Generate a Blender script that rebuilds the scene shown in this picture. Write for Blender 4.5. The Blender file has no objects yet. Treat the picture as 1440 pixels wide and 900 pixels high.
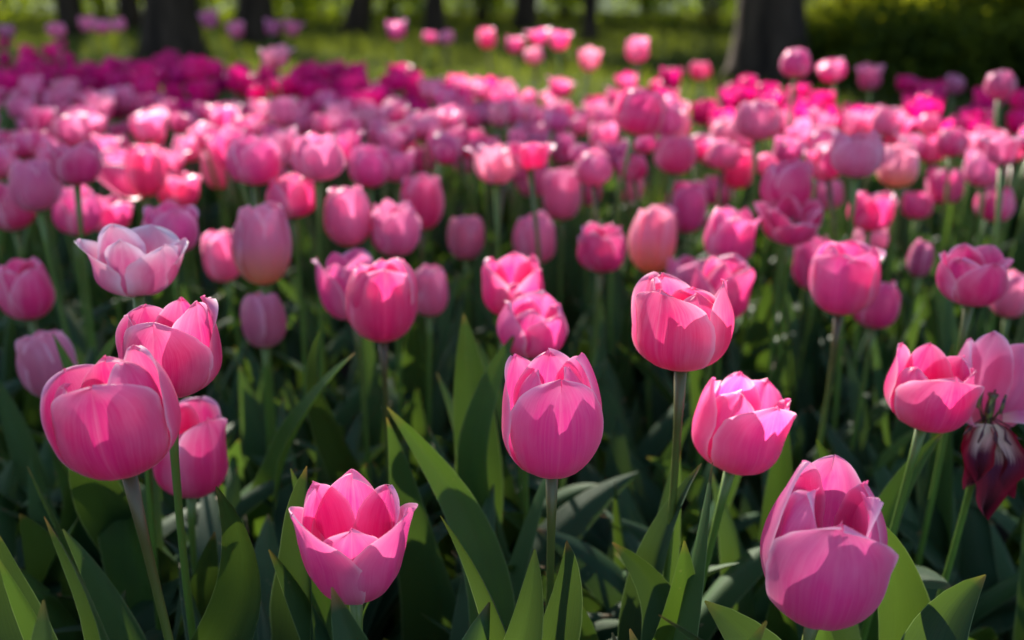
import bpy, math, random
import numpy as np
from mathutils import Vector, Matrix, noise as mnoise

S = bpy.context.scene
COL = S.collection
rnd = random.Random(7)
R = math.radians

# ------------------------------------------------------------------ camera
FPX = 1600.0                       # focal length in pixels of the 1440 px wide photograph
PITCH = math.atan(480 / FPX)
CAM = Vector((0, 0, 0.73))
cd = bpy.data.cameras.new('camera')
cd.sensor_width = 36; cd.lens = 36 * FPX / 1440
cd.clip_start = 0.02; cd.clip_end = 500
cam = bpy.data.objects.new('camera', cd); COL.objects.link(cam)
cam.location = CAM; cam.rotation_euler = (math.pi / 2 - PITCH, 0, 0)
cd.dof.use_dof = True; cd.dof.focus_distance = 0.69; cd.dof.aperture_fstop = 4.8
cd.dof.aperture_blades = 0
S.camera = cam

# ------------------------------------------------------------------ light
SUN_EL, SUN_AZ = R(31), R(-20)     # azimuth from +Y towards +X
SUN = Vector((math.cos(SUN_EL) * math.sin(SUN_AZ), math.cos(SUN_EL) * math.cos(SUN_AZ), math.sin(SUN_EL)))
w = bpy.data.worlds.new('World'); S.world = w; w.use_nodes = True
nt = w.node_tree; nt.nodes.clear()
sky = nt.nodes.new('ShaderNodeTexSky'); sky.sky_type = 'NISHITA'; sky.sun_disc = False
sky.sun_elevation = SUN_EL; sky.sun_rotation = SUN_AZ
bg = nt.nodes.new('ShaderNodeBackground'); bg.inputs[1].default_value = 0.082
wo = nt.nodes.new('ShaderNodeOutputWorld')
nt.links.new(sky.outputs[0], bg.inputs[0]); nt.links.new(bg.outputs[0], wo.inputs[0])
ld = bpy.data.lights.new('sun', 'SUN'); ld.energy = 5.0; ld.angle = R(0.5); ld.color = (1, 0.92, 0.80)
lo = bpy.data.objects.new('sun', ld); COL.objects.link(lo)
lo.rotation_euler = (-SUN).to_track_quat('-Z', 'Y').to_euler()
S.view_settings.view_transform = 'Standard'; S.view_settings.look = 'None'
S.view_settings.gamma = 1; S.view_settings.use_curve_mapping = False
S.view_settings.exposure = 1.8
S.render.engine = 'CYCLES'
S.cycles.use_denoising = True
S.cycles.max_bounces = 8; S.cycles.transmission_bounces = 6; S.cycles.diffuse_bounces = 4
S.cycles.sample_clamp_indirect = 6

# ------------------------------------------------------------------ projection helpers
FW = Vector((0, math.cos(PITCH), -math.sin(PITCH)))
UP = Vector((0, math.sin(PITCH), math.cos(PITCH)))
RX = Vector((1, 0, 0))
def at(px, py, d):
    return CAM + d * (FW + (px - 720) / FPX * RX - (py - 450) / FPX * UP)
def proj(p):
    q = p - CAM; d = q.dot(FW)
    return 720 + FPX * q.dot(RX) / d, 450 - FPX * q.dot(UP) / d, d
def depth_for_z(py, z):
    return (CAM.z - z) / (math.sin(PITCH) + (py - 450) / FPX * math.cos(PITCH))

# ------------------------------------------------------------------ object helpers
def mesh_obj(name, verts, faces, mat, parent=None, uvs=None, smooth=True, color=None):
    me = bpy.data.meshes.new(name)
    me.from_pydata([tuple(v) for v in verts], [], faces)
    if uvs is not None:
        ul = me.uv_layers.new(name='UVMap')
        idx = np.empty(len(me.loops), dtype=np.int32); me.loops.foreach_get('vertex_index', idx)
        ul.data.foreach_set('uv', np.asarray(uvs, dtype=np.float32)[idx].ravel())
    if smooth: me.polygons.foreach_set('use_smooth', [True] * len(me.polygons))
    me.materials.append(mat); me.update()
    return link(name, me, parent, color)
def link(name, me, parent=None, color=None):
    o = bpy.data.objects.new(name, me); COL.objects.link(o)
    if parent: o.parent = parent
    if color: o.color = color
    return o
def tag(o, label, cat, group=None, kind=None):
    if label: o['label'] = label
    if cat: o['category'] = cat
    if group: o['group'] = group
    if kind: o['kind'] = kind
    return o
def empty(name, loc):
    o = bpy.data.objects.new(name, None); COL.objects.link(o); o.location = loc; o.empty_display_size = .02
    return o
def grid_faces(nu, nv, off=0, closed=False):
    f = []
    for j in range(nv - 1):
        for i in range(nu if closed else nu - 1):
            a = off + j * nu + i; b = off + j * nu + (i + 1) % nu
            f.append((a, b, b + nu, a + nu))
    return f

# ------------------------------------------------------------------ materials
def newmat(name):
    m = bpy.data.materials.new(name); m.use_nodes = True
    m.node_tree.nodes.clear(); return m, m.node_tree.nodes, m.node_tree.links
def N(nodes, t, **kw):
    n = nodes.new(t)
    for k, v in kw.items():
        if k.startswith('i_'):
            n.inputs[k[2:].replace('_', ' ')].default_value = v
        else: setattr(n, k, v)
    return n
def mathn(ns, ls, op, a, b=None, clamp=False):
    n = ns.new('ShaderNodeMath'); n.operation = op; n.use_clamp = clamp
    for i, x in enumerate((a, b)):
        if x is None: continue
        if isinstance(x, (int, float)): n.inputs[i].default_value = x
        else: ls.new(x, n.inputs[i])
    return n.outputs[0]
def mixc(ns, ls, f, a, b, mode='MIX'):
    n = ns.new('ShaderNodeMix'); n.data_type = 'RGBA'; n.blend_type = mode
    for sock, x in ((n.inputs[0], f), (n.inputs[6], a), (n.inputs[7], b)):
        if isinstance(x, (int, float)): sock.default_value = x
        elif isinstance(x, tuple): sock.default_value = x
        else: ls.new(x, sock)
    return n.outputs[2]

def petal_material(name, kind='pink'):
    m, ns, ls = newmat(name)
    uv = N(ns, 'ShaderNodeUVMap'); uv.uv_map = 'UVMap'
    sep = ns.new('ShaderNodeSeparateXYZ'); ls.new(uv.outputs[0], sep.inputs[0])
    u, v = sep.outputs[0], sep.outputs[1]
    oi = ns.new('ShaderNodeObjectInfo')
    au = mathn(ns, ls, 'ABSOLUTE', mathn(ns, ls, 'SUBTRACT', u, 0.5))
    au = mathn(ns, ls, 'MULTIPLY', au, 2)                       # 0 midrib .. 1 edge
    # fine lengthwise veins that fan out from the midrib
    comb = ns.new('ShaderNodeCombineXYZ')
    ls.new(mathn(ns, ls, 'MULTIPLY', u, 80), comb.inputs[0]); ls.new(mathn(ns, ls, 'MULTIPLY', v, 2.2), comb.inputs[1])
    ls.new(mathn(ns, ls, 'MULTIPLY', oi.outputs['Random'], 40), comb.inputs[2])
    no = N(ns, 'ShaderNodeTexNoise'); no.inputs['Scale'].default_value = 1.0; no.inputs['Detail'].default_value = 4
    ls.new(comb.outputs[0], no.inputs['Vector'])
    comb2 = ns.new('ShaderNodeCombineXYZ')
    ls.new(mathn(ns, ls, 'MULTIPLY', u, 5), comb2.inputs[0]); ls.new(mathn(ns, ls, 'MULTIPLY', v, 2.2), comb2.inputs[1])
    ls.new(mathn(ns, ls, 'MULTIPLY', oi.outputs['Random'], 77), comb2.inputs[2])
    no2 = N(ns, 'ShaderNodeTexNoise'); no2.inputs['Scale'].default_value = 1.0; no2.inputs['Detail'].default_value = 3
    ls.new(comb2.outputs[0], no2.inputs['Vector'])
    mid = oi.outputs['Color']
    pale = mixc(ns, ls, 0.62, mid, (0.95, 0.50, 0.72, 1)) if kind != 'magenta' else mixc(ns, ls, 0.10, mid, (0.9, 0.3, 0.6, 1))
    edge = mathn(ns, ls, 'POWER', au, 2.4)
    tip = mathn(ns, ls, 'POWER', v, 3.5)
    if kind == 'rim': pale = mixc(ns, ls, 0.85, mid, (0.96, 0.78, 0.88, 1))  # rim kind: sun on the petal edges painted in as near-white
    em = mathn(ns, ls, 'ADD', mathn(ns, ls, 'MULTIPLY', edge, 0.85 if kind != 'rim' else 1.3), mathn(ns, ls, 'MULTIPLY', tip, 0.50 if kind != 'rim' else 0.9))
    em = mathn(ns, ls, 'ADD', em, mathn(ns, ls, 'MULTIPLY', mathn(ns, ls, 'SUBTRACT', no2.outputs[0], 0.56), 1.1), clamp=True)
    c = mixc(ns, ls, em, mid, pale)
    vein = mathn(ns, ls, 'MULTIPLY', mathn(ns, ls, 'SUBTRACT', no.outputs[0], 0.42), 2.4, clamp=True)
    c = mixc(ns, ls, mathn(ns, ls, 'MULTIPLY', vein, 0.17 if kind != 'magenta' else 0.0), c, (0.96, 0.55, 0.74, 1))
    mr = mathn(ns, ls, 'SUBTRACT', 1.0, mathn(ns, ls, 'MULTIPLY', au, 22), clamp=True)
    c = mixc(ns, ls, mathn(ns, ls, 'MULTIPLY', mr, 0.10 if kind != 'magenta' else 0.0), c, (0.97, 0.5, 0.66, 1))
    mg = N(ns, 'ShaderNodeMapRange'); mg.inputs[1].default_value = 0.90; mg.inputs[2].default_value = 1.0
    ls.new(au, mg.inputs[0])
    c = mixc(ns, ls, mathn(ns, ls, 'MULTIPLY', mg.outputs[0], 0.5 if kind != 'magenta' else 0.1), c, (1.0, 0.80, 0.90, 1))  # painted rim highlight: near-white line along the petal edge
    base = N(ns, 'ShaderNodeMapRange'); base.inputs[1].default_value = 0.20 if kind != 'glow' else 0.52; base.inputs[2].default_value = 0.02
    ls.new(v, base.inputs[0])
    c = mixc(ns, ls, mathn(ns, ls, 'MULTIPLY', base.outputs[0], 0.55 if kind != 'glow' else 0.9), c, (0.90, 0.62, 0.42, 1) if kind != 'glow' else (0.98, 0.50, 0.08, 1))  # cream base is its own; glow kind paints sunlight shining through in orange
    if kind == 'wilted':
        q = mathn(ns, ls, 'ADD', v, mathn(ns, ls, 'MULTIPLY', mathn(ns, ls, 'SUBTRACT', no.outputs[0], 0.5), 0.35))
        q = mathn(ns, ls, 'ADD', q, mathn(ns, ls, 'MULTIPLY', au, 0.18))
        ramp = ns.new('ShaderNodeValToRGB'); ls.new(q, ramp.inputs[0])
        e = ramp.color_ramp.elements
        e[0].position = 0.0; e[0].color = (0.80, 0.66, 0.50, 1)
        e[1].position = 1.0; e[1].color = (0.03, 0.006, 0.008, 1)
        for p, cc in ((0.30, (0.62, 0.40, 0.38, 1)), (0.46, (0.10, 0.02, 0.06, 1)), (0.7, (0.09, 0.008, 0.02, 1))):
            x = e.new(p); x.color = cc
        er = N(ns, 'ShaderNodeMapRange'); er.inputs[1].default_value = 0.5; er.inputs[2].default_value = 0.9
        ls.new(au, er.inputs[0])
        c = mixc(ns, ls, er.outputs[0], ramp.outputs[0], (0.20, 0.006, 0.022, 1))
    pr = ns.new('ShaderNodeBsdfPrincipled'); ls.new(c, pr.inputs['Base Color'])
    pr.inputs['Roughness'].default_value = 0.40; pr.inputs['Specular IOR Level'].default_value = 0.5
    pr.inputs['Sheen Weight'].default_value = 0.16; pr.inputs['Sheen Roughness'].default_value = 0.35
    pr.inputs['Sheen Tint'].default_value = (1.0, 0.86, 1.0, 1)
    if kind == 'wilted': pr.inputs['Roughness'].default_value = .85; pr.inputs['Specular IOR Level'].default_value = .15
    if kind == 'magenta': pr.inputs['Sheen Weight'].default_value = 0; pr.inputs['Specular IOR Level'].default_value = .2
    bp = ns.new('ShaderNodeBump'); bp.inputs['Strength'].default_value = 0.40; bp.inputs['Distance'].default_value = 0.0007
    ls.new(no.outputs[0], bp.inputs['Height']); ls.new(bp.outputs[0], pr.inputs['Normal'])
    tr = ns.new('ShaderNodeBsdfTranslucent')
    tc = mixc(ns, ls, 0.12, c, mid)
    g = ns.new('ShaderNodeHueSaturation'); g.inputs['Saturation'].default_value = 1.0; g.inputs['Value'].default_value = 1.15
    ls.new(tc, g.inputs['Color']); ls.new(g.outputs[0], tr.inputs[0])
    mx = ns.new('ShaderNodeMixShader'); mx.inputs[0].default_value = 0.42 if kind != 'wilted' else 0.06
    ls.new(pr.outputs[0], mx.inputs[1]); ls.new(tr.outputs[0], mx.inputs[2])
    out = ns.new('ShaderNodeOutputMaterial'); ls.new(mx.outputs[0], out.inputs[0])
    return m

def leaf_material():
    m, ns, ls = newmat('tulip_leaf')
    uv = N(ns, 'ShaderNodeUVMap'); uv.uv_map = 'UVMap'
    sep = ns.new('ShaderNodeSeparateXYZ'); ls.new(uv.outputs[0], sep.inputs[0])
    u, v = sep.outputs[0], sep.outputs[1]
    oi = ns.new('ShaderNodeObjectInfo')
    au = mathn(ns, ls, 'MULTIPLY', mathn(ns, ls, 'ABSOLUTE', mathn(ns, ls, 'SUBTRACT', u, 0.5)), 2)
    comb = ns.new('ShaderNodeCombineXYZ')
    ls.new(mathn(ns, ls, 'MULTIPLY', u, 60), comb.inputs[0]); ls.new(mathn(ns, ls, 'MULTIPLY', v, 2.5), comb.inputs[1])
    ls.new(mathn(ns, ls, 'MULTIPLY', oi.outputs['Random'], 50), comb.inputs[2])
    no = N(ns, 'ShaderNodeTexNoise'); no.inputs['Scale'].default_value = 1.0; no.inputs['Detail'].default_value = 3
    ls.new(comb.outputs[0], no.inputs['Vector'])
    tco = ns.new('ShaderNodeTexCoord')
    no2 = N(ns, 'ShaderNodeTexNoise'); no2.inputs['Scale'].default_value = 28; no2.inputs['Detail'].default_value = 4
    ls.new(tco.outputs['Object'], no2.inputs['Vector'])
    c = oi.outputs['Color']
    c = mixc(ns, ls, mathn(ns, ls, 'MULTIPLY', no2.outputs[0], 0.55), c, (0.014, 0.038, 0.028, 1))
    c = mixc(ns, ls, mathn(ns, ls, 'MULTIPLY', mathn(ns, ls, 'SUBTRACT', no.outputs[0], 0.4), 1.3, clamp=True), c, (0.032, 0.070, 0.026, 1))
    mg = N(ns, 'ShaderNodeMapRange'); mg.inputs[1].default_value = 0.95; mg.inputs[2].default_value = 1.0
    ls.new(au, mg.inputs[0])
    c = mixc(ns, ls, mathn(ns, ls, 'MULTIPLY', mg.outputs[0], 0.6), c, (0.26, 0.34, 0.16, 1))
    tp = N(ns, 'ShaderNodeMapRange'); tp.inputs[1].default_value = 0.965; tp.inputs[2].default_value = 1.0
    ls.new(v, tp.inputs[0])
    c = mixc(ns, ls, mathn(ns, ls, 'MULTIPLY', tp.outputs[0], oi.outputs['Random']), c, (0.32, 0.14, 0.05, 1))
    sp = N(ns, 'ShaderNodeTexVoronoi'); sp.inputs['Scale'].default_value = 90
    ls.new(tco.outputs['Object'], sp.inputs['Vector'])
    spm = N(ns, 'ShaderNodeMapRange'); spm.inputs[1].default_value = 0.13; spm.inputs[2].default_value = 0.05
    ls.new(sp.outputs['Distance'], spm.inputs[0])
    big = N(ns, 'ShaderNodeMapRange'); big.inputs[1].default_value = 0.55; big.inputs[2].default_value = 0.65
    ls.new(no2.outputs[0], big.inputs[0])
    c = mixc(ns, ls, mathn(ns, ls, 'MULTIPLY', mathn(ns, ls, 'MULTIPLY', spm.outputs[0], big.outputs[0]), 0.6), c, (0.20, 0.19, 0.09, 1))
    pr = ns.new('ShaderNodeBsdfPrincipled'); ls.new(c, pr.inputs['Base Color'])
    ls.new(mathn(ns, ls, 'ADD', mathn(ns, ls, 'MULTIPLY', no2.outputs[0], 0.3), 0.42), pr.inputs['Roughness'])
    pr.inputs['Specular IOR Level'].default_value = 0.20
    bp = ns.new('ShaderNodeBump'); bp.inputs['Strength'].default_value = 0.30; bp.inputs['Distance'].default_value = 0.0008
    ls.new(no.outputs[0], bp.inputs['Height']); ls.new(bp.outputs[0], pr.inputs['Normal'])
    tr = ns.new('ShaderNodeBsdfTranslucent')
    tcl = mixc(ns, ls, 0.30, c, (0.26, 0.42, 0.01, 1)); ls.new(tcl, tr.inputs[0])
    mx = ns.new('ShaderNodeMixShader'); mx.inputs[0].default_value = 0.20
    ls.new(pr.outputs[0], mx.inputs[1]); ls.new(tr.outputs[0], mx.inputs[2])
    out = ns.new('ShaderNodeOutputMaterial'); ls.new(mx.outputs[0], out.inputs[0])
    return m

def stem_material():
    m, ns, ls = newmat('tulip_stem')
    uv = N(ns, 'ShaderNodeUVMap'); uv.uv_map = 'UVMap'
    sep = ns.new('ShaderNodeSeparateXYZ'); ls.new(uv.outputs[0], sep.inputs[0])
    oi = ns.new('ShaderNodeObjectInfo')
    r = N(ns, 'ShaderNodeMapRange'); r.inputs[1].default_value = 0.55; r.inputs[2].default_value = 0.98
    ls.new(sep.outputs[1], r.inputs[0])
    tco = ns.new('ShaderNodeTexCoord')
    no = N(ns, 'ShaderNodeTexNoise'); no.inputs['Scale'].default_value = 90; no.inputs['Detail'].default_value = 3
    ls.new(tco.outputs['Object'], no.inputs['Vector'])
    c = mixc(ns, ls, mathn(ns, ls, 'MULTIPLY', no.outputs[0], 0.6), (0.07, 0.15, 0.02, 1), (0.12, 0.21, 0.03, 1))
    c = mixc(ns, ls, mathn(ns, ls, 'MULTIPLY', r.outputs[0], sep.outputs[0]), c, (0.075, 0.030, 0.018, 1))
    pr = ns.new('ShaderNodeBsdfPrincipled'); ls.new(c, pr.inputs['Base Color'])
    pr.inputs['Roughness'].default_value = 0.42; pr.inputs['Subsurface Weight'].default_value = 0.0
    bp = ns.new('ShaderNodeBump'); bp.inputs['Strength'].default_value = 0.15; bp.inputs['Distance'].default_value = 0.0006
    ls.new(no.outputs[0], bp.inputs['Height']); ls.new(bp.outputs[0], pr.inputs['Normal'])
    out = ns.new('ShaderNodeOutputMaterial'); ls.new(pr.outputs[0], out.inputs[0])
    return m

def simple_mat(name, c1, c2, scale=8, rough=0.8, bump=0.3, dist=0.01, transl=None, stretch=(1, 1, 1), usecol=False):
    m, ns, ls = newmat(name)
    tco = ns.new('ShaderNodeTexCoord'); mp = ns.new('ShaderNodeMapping'); mp.inputs['Scale'].default_value = stretch
    ls.new(tco.outputs['Object'], mp.inputs[0])
    no = N(ns, 'ShaderNodeTexNoise'); no.inputs['Scale'].default_value = scale; no.inputs['Detail'].default_value = 6
    ls.new(mp.outputs[0], no.inputs['Vector'])
    st = N(ns, 'ShaderNodeMapRange'); st.inputs[1].default_value = 0.35; st.inputs[2].default_value = 0.65
    ls.new(no.outputs[0], st.inputs[0])
    c = mixc(ns, ls, st.outputs[0], c1, c2)
    if usecol:
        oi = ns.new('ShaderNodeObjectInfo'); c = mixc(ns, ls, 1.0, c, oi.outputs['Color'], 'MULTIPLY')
    pr = ns.new('ShaderNodeBsdfPrincipled'); ls.new(c, pr.inputs['Base Color']); pr.inputs['Roughness'].default_value = rough
    bp = ns.new('ShaderNodeBump'); bp.inputs['Strength'].default_value = bump; bp.inputs['Distance'].default_value = dist
    ls.new(no.outputs[0], bp.inputs['Height']); ls.new(bp.outputs[0], pr.inputs['Normal'])
    out = ns.new('ShaderNodeOutputMaterial')
    if transl:
        tr = ns.new('ShaderNodeBsdfTranslucent'); tr.inputs[0].default_value = transl
        if usecol: ls.new(mixc(ns, ls, 1.0, transl, oi.outputs['Color'], 'MULTIPLY'), tr.inputs[0])
        mx = ns.new('ShaderNodeMixShader'); mx.inputs[0].default_value = 0.5
        ls.new(pr.outputs[0], mx.inputs[1]); ls.new(tr.outputs[0], mx.inputs[2]); ls.new(mx.outputs[0], out.inputs[0])
    else: ls.new(pr.outputs[0], out.inputs[0])
    return m

M_PETAL = petal_material('petal'); M_MAGENTA = petal_material('magenta_petal', 'magenta'); M_GLOW = petal_material('sun_glow_base_petal', 'glow'); M_RIM = petal_material('sunlit_rim_petal', 'rim'); M_WILT = petal_material('wilted_petal', 'wilted')
M_LEAF = leaf_material(); M_STEM = stem_material()
M_CORE = simple_mat('pistil_and_stamens', (0.20, 0.24, 0.06, 1), (0.04, 0.02, 0.05, 1), 120, 0.7, 0.2, 0.001)
M_ANTHER = simple_mat('dark_stamens', (0.05, 0.015, 0.03, 1), (0.10, 0.03, 0.05, 1), 120, 0.8, 0.2, 0.001)
M_SOIL = simple_mat('soil', (0.018, 0.012, 0.008, 1), (0.05, 0.034, 0.022, 1), 22, 0.95, 0.9, 0.02)
M_BARK = simple_mat('bark', (0.014, 0.010, 0.008, 1), (0.055, 0.038, 0.028, 1), 9, 0.95, 1.0, 0.03, stretch=(1, 1, 0.18))
M_GRASS = simple_mat('grass', (0.018, 0.030, 0.007, 1), (0.044, 0.058, 0.011, 1), 1.2, 0.6, 0.0, 0.001, (0.13, 0.16, 0.012, 1))
M_TURF = simple_mat('turf', (0.012, 0.028, 0.006, 1), (0.026, 0.050, 0.010, 1), 1.5, 1.0, 0.4, 0.02)
M_TURF.node_tree.nodes['Principled BSDF'].inputs['Specular IOR Level'].default_value = 0.05
M_TREELEAF = simple_mat('tree_leaf', (0.045, 0.09, 0.018, 1), (0.09, 0.13, 0.03, 1), 2.2, 0.85, 0.0, 0.001, (0.34, 0.42, 0.03, 1), usecol=True)
for m_ in (M_TREELEAF, M_BARK): m_.node_tree.nodes['Principled BSDF'].inputs['Specular IOR Level'].default_value = 0.1

# ------------------------------------------------------------------ flower geometry
def petal_points(Rr, H, rtop, az, inner=False, nu=17, nv=22, wid=1.0, ln=1.0, tilt=0.0, curl=0.0, roll=0.0, seed=0, notch=0.0, side=0.0, gob=0.0):
    """One petal on a cup of radius Rr and height H*Rr. az: direction it faces; tilt: degrees opened outwards; curl: tip turned out."""
    rs = random.Random(seed)
    ph1, ph2, ph3 = (rs.uniform(0, 6.28) for _ in range(3))
    zb = 0.42 * H; tm = 0.46
    k = 0.87 if inner else 1.0
    Wm = (1.08 if not inner else 0.98) * wid
    P, UV = [], []
    ct, st = math.cos(R(tilt)), math.sin(R(tilt))
    hl = H * ln
    for j in range(nv):
        tau = j / (nv - 1)
        t = 1 - (1 - tau) ** 1.55
        f = 1.0
        # outline: narrow claw, broad middle, rounded and slightly pointed tip
        fw = (0.30 + 0.70 * math.sin(min(t / 0.55, 1) * math.pi / 2) ** 0.9)
        if t > 0.5:
            q = (t - 0.5) / 0.5
            fw *= max(0.0, 1 - q ** 2.0) ** 0.68
        fw *= 1 + .018 * math.sin(29 * t + ph1) * t + .012 * math.sin(53 * t + ph2) * t
        fw = max(fw, 0.012)
        for i in range(nu):
            u = -1 + 2 * i / (nu - 1)
            # pull the edge rows back so that rows curve with the tip outline
            tt = t - 0.05 * (abs(u) ** 2) * t * (1 - t) * 2
            if notch and t > 0.8: tt -= notch * math.exp(-(u / 0.25) ** 2) * (t - 0.8)
            if tt < tm:
                phi = -(math.pi / 2) * (1 - tt / tm)
                r = 0.10 + 0.90 * max(math.cos(phi), 0) ** 0.92; z = zb + zb * math.sin(phi)
            else:
                s = (tt - tm) / (1 - tm)
                r = 1 + (rtop - 1) * s ** 1.9
                z = zb + (hl - zb) * (math.sin(s * math.pi / 2) * 0.55 + s * 0.45 if rtop < 0.7 else s)
            r *= k * (1 - gob * (1 - min(1, tt / .95)))
            a = u * Wm * fw / max(r / k, 0.42)
            a = max(-1.35, min(1.35, a))
            s2 = max(0.0, (tt - 0.55) / 0.45)
            # flatter or rounder cross-section, midrib crease, rolled edge, ripples
            dr = 0.0
            dr += -0.045 * math.exp(-(u / 0.10) ** 2) * math.sin(math.pi * min(tt, 1)) * (0 if inner else 1)
            dr += 0.05 * math.cos(u * math.pi) * math.sin(math.pi * tt)
            dr -= 0.05 * math.exp(-(u / 0.16) ** 2) * s2
            dr += 0.03 * math.exp(-((abs(u) - .45) / 0.2) ** 2) * s2
            dr += roll * abs(u) ** 4 * (0.25 + s2)
            dr += 0.035 * math.sin(9 * tt + ph1 + (2 if u > 0 else 0)) * abs(u) ** 3
            dr += 0.018 * math.sin(5 * u + ph2 + 4 * tt) * s2
            dr += 0.012 * u * (1 if not inner else -1)
            dr += curl * s2 ** 2.4
            dr += 0.085 * mnoise.noise(Vector((u * 1.1 + 3.1 * (seed % 97), tt * 2.3, ph3))) * min(1, tt * 2)
            dr += 0.03 * mnoise.noise(Vector((u * 3.0 + ph1, tt * 4, seed % 89))) * s2
            zz = z - abs(curl) * 0.35 * s2 ** 3
            zz += 0.03 * math.sin(7 * u + ph3) * s2 ** 3 + 0.05 * s2 ** 8 * (1 - abs(u))
            rr = r + dr
            # the whole petal leans out about its base
            r1 = 0.10 + (rr - 0.10) * ct + zz * st
            z1 = -(rr - 0.10) * st * 0.6 + zz * ct
            aa = a + side * t
            x = r1 * math.cos(aa); y = r1 * math.sin(aa)
            ca, sa = math.cos(az), math.sin(az)
            P.append((Rr * (x * ca - y * sa), Rr * (x * sa + y * ca), Rr * z1))
            UV.append(((u + 1) / 2, tau * 0.4 + t * 0.6))
    return P, UV, nu, nv

def tube(pts, rad, ns=8, cap=True, redness=0.5):
    V, F, UV = [], [], []
    n = len(pts)
    for k, p in enumerate(pts):
        d = (pts[min(k + 1, n - 1)] - pts[max(k - 1, 0)]).normalized()
        a = d.cross(Vector((0.3, 1, 0.1))).normalized(); b = d.cross(a)
        for i in range(ns):
            q = 2 * math.pi * i / ns
            V.append(p + rad[k] * (math.cos(q) * a + math.sin(q) * b)); UV.append((redness, k / (n - 1)))
    F = grid_faces(ns, n, 0, True)
    if cap:
        F.append(tuple(range(ns))[::-1]); F.append(tuple(range((n - 1) * ns, n * ns)))
    return V, F, UV

def bez(a, b, c, n):
    return [(1 - t) ** 2 * a + 2 * t * (1 - t) * b + t * t * c for t in (i / (n - 1) for i in range(n))]

def core_mesh(Rr, H):
    V, F = [], []
    def add(pts, rad, ns=7):
        o = len(V); v, f, _ = tube(pts, rad, ns); V.extend(v); F.extend([tuple(i + o for i in q) for q in f])
    add([Vector((0, 0, z * Rr)) for z in (-0.10, 0.0, 0.12)], [0.16 * Rr, 0.24 * Rr, 0.12 * Rr], 10)
    add([Vector((0, 0, z * Rr)) for z in (0.05, 0.45, 0.85, 0.95)], [0.10 * Rr, 0.13 * Rr, 0.10 * Rr, 0.16 * Rr])
    for i in range(6):
        a = i * math.pi / 3
        d = Vector((math.cos(a), math.sin(a), 0))
        add([d * 0.1 * Rr + Vector((0, 0, 0.1 * Rr)), d * 0.27 * Rr + Vector((0, 0, 0.5 * Rr)), d * 0.33 * Rr + Vector((0, 0, 0.55 * Rr)), d * 0.34 * Rr + Vector((0, 0, 0.95 * Rr))],
            [0.02 * Rr, 0.02 * Rr, 0.055 * Rr, 0.035 * Rr], 5)
    return V, F

def bent(pts, Rr, H, tilt):
    return pts

# ------------------------------------------------------------------ leaves
def leaf_points(L, W, th0, bend, twist=0.0, fold=0.5, nu=9, nv=22, seed=0, wave=0.06):
    """Leaf growing from the origin in the +X direction, starting at angle th0 from vertical and bending by 'bend'."""
    rs = random.Random(seed); p1, p2, p3 = (rs.uniform(0, 6.28) for _ in range(3))
    V, UV = [], []
    pos = Vector((0.004, 0, 0)); ds = L / (nv - 1)
    side = rs.uniform(-0.35, 0.35)
    for j in range(nv):
        t = j / (nv - 1)
        th = R(th0 + bend * t ** 1.7)
        hd = side * t * t
        T = Vector((math.sin(th) * math.cos(hd), math.sin(th) * math.sin(hd), math.cos(th)))
        B = Vector((-math.sin(hd), math.cos(hd), 0))
        Nn = T.cross(B) * -1
        tw = R(twist) * t
        B2 = B * math.cos(tw) + Nn * math.sin(tw); N2 = Nn * math.cos(tw) - B * math.sin(tw)
        wv = W * 0.5 * min(1.0, 0.42 + 1.9 * t) * (1 - t ** 2.6) ** 0.85 * (1.0 if t < .5 else 1.0)
        wv = max(wv, 0.0006)
        fo = fold * (1 - 0.55 * t)
        for i in range(nu):
            u = -1 + 2 * i / (nu - 1)
            off = B2 * (u * wv * math.cos(fo * abs(u))) + N2 * (abs(u) ** 1.4 * wv * math.sin(fo) * 1.0)
            off += N2 * (wave * W * math.sin(3.2 * 3.14 * t + (p1 if u > 0 else p2)) * u * u * min(1, 4 * t) * (1 - t))
            V.append(pos + off); UV.append(((u + 1) / 2, t))
        pos = pos + T * ds
    return V, UV, nu, nv

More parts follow.
